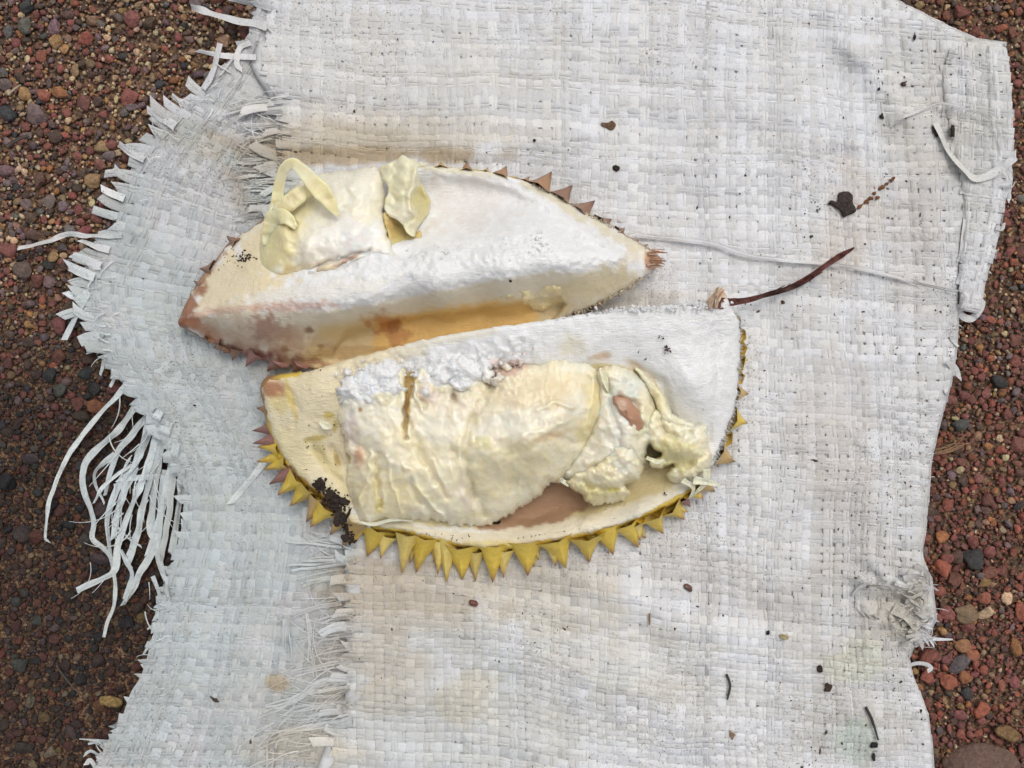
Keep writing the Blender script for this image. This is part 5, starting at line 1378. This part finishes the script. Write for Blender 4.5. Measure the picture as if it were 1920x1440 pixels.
def fuzz(parent, line, n, lmin, lmax, z, colr, spread=0.5):
    """torn fibres along an edge"""
    c = crom(line, 200)
    t = np.gradient(c, axis=0)
    V, F, C = [], [], []
    for k in range(n):
        i = random.randrange(200)
        tx, ty = t[i, :2] / np.linalg.norm(t[i, :2])
        nx, ny = ty, -tx
        a_ = random.gauss(0, spread)
        dx, dy = nx * math.cos(a_) - ny * math.sin(a_), nx * math.sin(a_) + ny * math.cos(a_)
        L = random.uniform(lmin, lmax); w = random.uniform(0.5, 1.3)
        x, y = c[i, 0] - dx * 4, c[i, 1] - dy * 4
        zz = c[i, 2] + random.uniform(-2, 1)
        p = P(np.array([x - dy * w, x + dy * w, x + dx * (L + 4), x + dx * L * 0.4]), np.array([y + dx * w, y - dx * w, y + dy * (L + 4), y + dy * L * 0.4]), np.array([zz, zz, zz + random.uniform(-1, 1), zz - 0.8]))
        o = len(V) * 4; V.append(p); F += [(o, o + 1, o + 2), (o, o + 3, o + 1), (o, o + 2, o + 3), (o + 1, o + 3, o + 2)]
        C.append(np.tile(np.array(colr) * random.uniform(0.8, 1.0), (4, 1)))
    o = mk('fibres', np.concatenate(V), np.array(F), M_fibre, parent, np.concatenate(C))
    o['kind'] = 'stuff'


fuzz(B, [(1372, 580, 38), (1386, 600, 34), (1388, 640, 31), (1384, 700, 28), (1378, 760, 26), (1358, 820, 25), (1334, 876, 24)], 210, 4, 15, 0, (0.80, 0.79, 0.74))
fuzz(A, [(1060, 600, 18), (1090, 583, 19), (1140, 559, 22), (1180, 539, 25), (1205, 519, 26)][::-1], 150, 4, 14, 0, (0.72, 0.62, 0.44))
fuzz(A, [(1000, 345, 19), (1060, 375, 19), (1100, 400, 20), (1140, 421, 21), (1180, 446, 23), (1215, 466, 26)], 130, 3, 9, 0, (0.74, 0.66, 0.50))
fuzz(B, [(1040, 599, 50), (1120, 586, 50), (1200, 578, 50), (1260, 573, 48), (1320, 570, 46)], 110, 2, 8, 0, (0.8, 0.79, 0.76), 0.8)
for k in range(22):   # pale torn stalk stub at the top right of the lower piece
    x0, y0 = 1330 + random.uniform(-6, 14), 572 + random.uniform(-6, 8)
    x1, y1 = 1349 + random.uniform(-9, 9), 540 + random.uniform(-4, 10)
    strip('stem_fibre', B, [(x0, y0, 45), ((x0 + x1) / 2 + random.uniform(-2, 2), (y0 + y1) / 2, 46.5), (x1, y1, 46)], [5, 4, 1.5], 0.4, M_fibre, lambda x, y, c=random.choice(((0.76, 0.64, 0.48), (0.66, 0.46, 0.31), (0.60, 0.34, 0.22))): np.ones(x.shape + (3,)) * np.array(c), ns=3, n=10, seed=k)

# long dark red strip of bark hanging from the stalk
bark = paint((0.13, 0.032, 0.022), [(1470, 548, 60, 12, -15, (0.06, 0.028, 0.022), 0.7), (1350, 568, 20, 10, 0, (0.20, 0.06, 0.04), 0.7), (1580, 480, 30, 14, -45, (0.17, 0.05, 0.035), 0.7)], 171)
strip('stalk_strip', B, [(1340, 566, 43), (1352, 572, 41), (1368, 567, 36), (1400, 563, 26), (1440, 552, 17), (1480, 540, 12.5), (1515, 522, 11.5), (1545, 500, 11.8), (1572, 482, 12), (1602, 464, 13)], [13, 15, 11, 9, 10, 11, 11, 9, 12, 3], 0.8, M_bark, bark, n=110, seed=31)
for k in range(14):
    t_ = random.uniform(1380, 1590); yb = float(np.interp(t_, [1368, 1400, 1440, 1480, 1515, 1545, 1572, 1602], [567, 563, 552, 540, 522, 500, 482, 464])); zb_ = float(np.interp(t_, [1368, 1400, 1440, 1480, 1602], [37, 27, 18, 13.5, 13]))
    strip('bark_shred', B, [(t_ - 12, yb + 5, zb_), (t_, yb + random.uniform(-5, 5), zb_ + 1), (t_ + 14, yb - 7 + random.uniform(-6, 8), zb_)], [2, 3.4, 1], 0.3, M_bark, bark, ns=3, n=10, seed=k)
strip('stalk_strip', B, [(1345, 560, 44), (1356, 562, 42), (1366, 563, 38), (1376, 566, 34)], [5, 8, 8, 6], 0.8, M_bark, bark, n=20, seed=32)


# ------------------------------------------------------------------ crumbs of dirt and small litter
def flake(name, pts, zf, thick, colr, label, cat, group=None, mat=None):
    pts = np.array(pts, float)
    n = max(24, int(np.sum(np.linalg.norm(np.diff(pts, axis=0), axis=1)) / 2.5))
    o = relief(name, pts, lambda x, y: zf(x, y) + thick, 2.2, mat or M_soil, None, lambda x, y: np.ones(x.shape + (3,)) * np.array(colr) * (1 + 0.35 * vn(x / 4, y / 4, 5))[..., None], edge=(3, thick * 0.6), skirt=thick, noise=[(6, 0.35, 7, None)], jag=1.5, n_out=n)
    return tag(o, label, cat, group)


HU = lambda x, y: H_up(x, y) + 0.9
DK = (0.045, 0.032, 0.026)
flake('leaf_scrap', [(1572, 362), (1588, 358), (1598, 366), (1600, 384), (1606, 396), (1592, 404), (1580, 408), (1574, 396), (1562, 386), (1552, 383), (1558, 376), (1570, 378)], HU, 1.2, (0.06, 0.045, 0.038), 'dark angular soil scrap on the sack above the end of the red stalk strip', 'scrap')
flake('dirt_flake', blobpoly(1143, 236, 12, 8, 10, j=0.5), HU, 0.8, (0.20, 0.12, 0.07), 'crumbly brown flake on the sack near the top centre', 'flake')
flake('dirt_flake', blobpoly(1157, 315, 8, 6, -30, j=0.5), HU, 0.8, DK, 'small black flake on the sack just above the right thorns of the upper piece', 'flake')
flake('dirt_flake', blobpoly(1715, 69, 4, 9, 20, j=0.5), HU, 0.8, DK, 'small black flake near the top right edge of the sack', 'flake')
flake('dirt_flake', blobpoly(1693, 157, 4, 6, -40), HU, 0.8, (0.10, 0.06, 0.05), 'brown speck on the sack between the diagonal fold and the hem', 'flake')
flake('dirt_flake', blobpoly(1653, 218, 5, 6, 0, j=0.5), HU, 0.8, DK, 'star shaped black speck left of the thin strand near the hem', 'flake')
flake('dirt_flake', blobpoly(1755, 247, 6, 13, -25), HU, 0.8, DK, 'dark flake under the white tape loop beside the hem', 'flake')
flake('dirt_flake', blobpoly(1786, 245, 5, 14, 8), lambda x, y: H_hem(x, y) + 0.9, 0.8, DK, 'dark flake in the crease of the hem', 'flake')
flake('seed_husk', blobpoly(888, 1131, 10, 6, 25, 9, 0.12), HU, 2.0, (0.16, 0.045, 0.03), 'glossy red brown seed husk on the sack below the bottom thorns', 'seed', mat=M_wall)
flake('seed_husk', blobpoly(1290, 1102, 11, 5.5, 35, 9, 0.12), HU, 1.8, (0.12, 0.05, 0.035), 'dull brown seed husk on the sack right below the durian', 'seed', mat=M_wall)
flake('dirt_flake', blobpoly(1638, 1397, 8, 6, 0, 9, 0.2), HU, 1.2, (0.03, 0.03, 0.03), 'round black crumb near the bottom right of the sack', 'flake')
flake('dirt_flake', blobpoly(1639, 1418, 4, 8, 0, 9, 0.2), HU, 1.2, (0.06, 0.045, 0.04), 'dark oval crumb below the round black crumb at bottom right', 'flake')
flake('dirt_flake', blobpoly(1537, 1255, 5, 7, 0), HU, 0.9, DK, 'dark crumb on the sack left of the hooked tape end', 'flake')
flake('dirt_flake', blobpoly(1552, 1289, 7, 8, 20), HU, 0.9, (0.08, 0.05, 0.035), 'brown crumb on the sack above the right twig', 'flake')
flake('dirt_flake', blobpoly(1440, 1187, 4, 4, 20), HU, 0.9, DK, 'black crumb beside the yellowish scraps on the lower right of the sack', 'flake')
flake('dirt_flake', blobpoly(1470, 1195, 12, 4, 10), HU, 0.6, (0.50, 0.42, 0.22), 'pale yellow scrap on the lower right of the sack', 'flake')
flake('dirt_flake', blobpoly(1003, 263, 3, 3, 20, 8, 0.1), HU, 0.8, DK, 'round black speck above the right half of the upper piece', 'flake')
flake('dirt_flake', blobpoly(1372, 1378, 7, 9, 0, 9, 0.5), HU, 0.7, (0.34, 0.22, 0.14), 'tan crumb below the middle twig', 'flake')
flake('dirt_flake', blobpoly(403, 1312, 9, 3.5, 25), lambda x, y: H_lo(x, y) + 0.9, 0.8, (0.10, 0.08, 0.06), 'dark sliver on the lower sack layer at bottom left', 'flake')
for (x, y, a_, lab) in [(1612, 388, 0, 'rusty crumb nearest the dark soil scrap, at its right side'), (1625, 378, 0, 'second rusty crumb from the soil scrap, left of the crumb cluster'), (1634, 372, 30, 'rusty crumb at the lower left of the small crumb cluster'), (1640, 362, 0, 'rusty crumb at the top left of the small crumb cluster'),
                   (1645, 370, 20, 'rusty crumb at the lower right of the small crumb cluster'), (1652, 352, 0, 'rusty crumb just above the small crumb cluster'), (1662, 345, 40, 'second farthest rusty crumb from the dark soil scrap'), (1672, 337, 0, 'farthest rusty crumb from the dark soil scrap, at the end of the trail')]:
    flake('dirt_flake', blobpoly(x, y, random.uniform(4, 8), random.uniform(3, 5), -40 + a_, 8, 0.5), HU, 0.6, (0.26, 0.11, 0.05), lab, 'flake', 'rusty crumbs beside the soil scrap')


def twig(name, pts, w, colr, label, lift=1.3, cat='twig'):
    p = [(x, y, float(H_any(np.array(float(x)), np.array(float(y)))) + lift) for x, y in pts]
    o = strip(name, None, p, [w, w, w * 0.7], w * S * 500, M_bark, lambda x, y: np.ones(x.shape + (3,)) * np.array(colr), ns=3, n=24, curl=0, seed=random.randrange(99))
    return tag(o, label, cat)


twig('twig', [(1362, 1264), (1369, 1285), (1364, 1312)], 4.5, (0.05, 0.035, 0.03), 'short curved black twig on the lower right of the sack')
twig('twig', [(1623, 1325), (1635, 1350), (1647, 1388)], 5, (0.045, 0.03, 0.026), 'dark bent twig near the bottom right edge of the sack')
twig('twig', [(1218, 1150), (1218, 1172)], 3.5, (0.30, 0.17, 0.07), 'tiny tan splinter on the sack right of the bottom thorns')
twig('twig', [(105, 1248), (125, 1275), (150, 1302)], 3, (0.10, 0.08, 0.065), 'thin grey twig in the dark gravel at lower left', 2.5)
twig('straw_bit', [(15, 178), (26, 168), (39, 159)], 5, (0.46, 0.38, 0.26), 'pale broken straw on the gravel at the left edge', 5, 'straw')
twig('twig', [(12, 276), (32, 262), (54, 254)], 9, (0.085, 0.06, 0.045), 'dark stub of wood in the upper left gravel', 4)
for k in range(7):
    x0, y0 = 1752 + random.uniform(-4, 6), 848 + random.uniform(-6, 6)
    twig('root', [(x0, y0), (x0 + 30, y0 - 8 + random.uniform(-6, 4)), (x0 + random.uniform(50, 75), y0 - 28 + random.uniform(-24, 14))], 1.8, (0.36, 0.20, 0.10), 'fine pale root fibre on the soil right of the sack', 2.5, 'root')['group'] = 'fine roots right of the sack'
flake('wood_chip', [(188, 1305), (222, 1308), (232, 1318), (220, 1326), (190, 1322)], lambda x, y: H_ground(x, y) + 3, 2.0, (0.34, 0.23, 0.09), 'yellowish wood chip on the gravel at lower left', 'chip')
flake('wood_chip', [(1862, 1368), (1890, 1360), (1912, 1378), (1905, 1392), (1880, 1385)], lambda x, y: H_ground(x, y) + 3, 3.0, (0.28, 0.17, 0.08), 'flat tan chip of wood above the large rock at right', 'chip')

# black soil on the left of the lower piece, and smears on the pieces
def specks(name, parent, spots, zf, colr, flat=0.5):
    V, F, C = [], [], []; o = 0
    for (x, y, r) in spots:
        v, f = ROCK1[random.randrange(16)] if r > 2.5 else ROCK0[random.randrange(12)]
        if r > 2.5: v = v * (1 + 0.5 * vn(v[:, 0] * 2.5 + x, v[:, 1] * 2.5 + y, 3))[:, None]
        a_ = random.uniform(0, 6.28); st_ = random.uniform(0.8, 1.9)
        v2 = v * np.array([st_, 1, flat])
        v2 = np.stack([v2[:, 0] * math.cos(a_) - v2[:, 1] * math.sin(a_), v2[:, 0] * math.sin(a_) + v2[:, 1] * math.cos(a_), v2[:, 2]], 1) * r * S
        V.append(v2 + P(x, y, float(zf(np.array(x), np.array(y))))); F.append(f + o); o += len(v)
        c = np.array(colr[random.randrange(len(colr))]) * random.uniform(0.7, 1.3)
        C.append(np.tile(c, (len(v), 1)))
    return mk(name, np.concatenate(V), np.concatenate(F), M_soil, parent, np.concatenate(C))


sp_ = []
for _ in range(260):
    t = random.random()
    c = random.choice(((618, 925, 12, 8), (628, 940, 14, 10), (640, 955, 10, 12), (600, 908, 7, 6), (642, 975, 5, 8), (655, 1000, 7, 12)))
    sp_.append((random.gauss(c[0], c[2] * 0.8), random.gauss(c[1], c[3] * 0.8), min(9.0, 1.3 + random.expovariate(0.55))))
sz = lambda x, y: np.where(y < 985, B_Z(x, np.minimum(y, 975)) + 1.2, 20.5)
o = specks('soil_clump', None, sp_, sz, (DK, (0.05, 0.033, 0.025)), 0.9)
tag(o, 'crumbly black soil clump stuck on the left rim of the lower durian half', 'soil')
sp_ = [(random.gauss(458, 9), random.gauss(482, 5), random.uniform(1, 2.8)) for _ in range(46)] + [(random.gauss(440, 16), random.gauss(480, 14), random.uniform(0.7, 1.4)) for _ in range(26)]
o = specks('soil_clump', None, sp_, lambda x, y: A_Z(x, y) + 0.6, (DK, (0.10, 0.06, 0.03)))
tag(o, 'sprinkle of dark soil on the left end of the upper durian wedge', 'soil')
sp_ = [(1250 + random.gauss(0, 3), 652 + random.gauss(0, 4), random.uniform(1.2, 2.6)) for _ in range(12)] + [(1241 + random.gauss(0, 5), 632 + random.gauss(0, 2.5), random.uniform(0.8, 1.8)) for _ in range(9)] + [(1210, 674, 1.8), (1211, 673, 1.5), (1198, 659, 1.3), (1197, 661, 1.3), (1318, 768, 1.6), (1246, 925, 2.2), (1249, 928, 2.2)]
o = specks('soil_clump', None, sp_, lambda x, y: np.where(y < 600, A_Z(x, y), B_Z(x, y)) + 1.0, (DK, (0.12, 0.06, 0.04)))
tag(o, 'dark crumbs on the white pith at the right end of the lower durian half', 'soil', kind='stuff')
sp_ = [(random.gauss(820, 60), random.gauss(1005, 6), random.uniform(0.7, 1.5)) for _ in range(16)] + [(random.gauss(590, 40), random.gauss(830, 50), random.uniform(0.7, 1.7)) for _ in range(30)] + [(random.uniform(690, 1200), 0, random.uniform(0.6, 1.3)) for _ in range(18)]
sp_ = [(x, y if y else float(np.interp(x, [690, 800, 930, 1100, 1200], [990, 1003, 1015, 990, 955])), r) for x, y, r in sp_]
sp_ = [p_ for p_ in sp_ if inside(np.array([p_[0]]), np.array([p_[1]]), np.array(B_OUT, float))[0]]
o = specks('dirt_specks', None, sp_, lambda x, y: B_Z(x, y) + 0.5, (DK, (0.12, 0.07, 0.04)), 0.5)
tag(o, 'fine dark specks on the pale rim and left cut face of the lower durian half', 'dirt', kind='stuff')
flake('dirt_flake', blobpoly(928, 979, 13, 4, 4, 9, 0.25), lambda x, y: B_Z(x, y) + 0.5, 1.4, (0.03, 0.018, 0.015), 'shiny black scrap lying in the brown hollow of the lower durian half', 'flake')

flake('dirt_flake', blobpoly(957, 527, 2.6, 2.6, 0, 8, 0.2), lambda x, y: A_Z(x, y) + 0.4, 0.6, DK, 'single black speck on the white ridge of the upper durian wedge', 'flake')

# fine dirt sprinkled over the sack
sp_ = []
for _ in range(9000):
    x, y = random.uniform(160, 1890), random.uniform(-40, 1480)
    w = 0.10 + 0.55 * float(ss(1250, 1600, x)) + 0.25 * float(ss(1000, 1200, y)) * float(ss(600, 1000, x)) + 0.2 * (1 - float(ss(150, 320, x)))
    w *= 0.55 + 0.9 * float(vn(x / 80, y / 80, 77))
    if random.random() > w: continue
    sp_.append((x, y, min(4.0, 0.7 + random.expovariate(2.0))))
xs = np.array([s[0] for s in sp_]); ys = np.array([s[1] for s in sp_])
ok = inside(xs, ys, UP) | inside(xs, ys, LOP)
ok &= ~inside(xs, ys, np.array(A_OUT, float)) & ~inside(xs, ys, np.array(B_OUT, float))
zz = H_any(xs, ys)
sp_ = [s for s, k in zip(sp_, ok) if k]
o = specks('dirt_specks', None, sp_, lambda x, y: H_any(x, y) - 0.1, (DK, (0.10, 0.07, 0.05), (0.16, 0.09, 0.05), (0.07, 0.06, 0.05)), 0.4)
tag(o, 'fine dark specks of dirt sprinkled over the sack', 'dirt', kind='stuff')
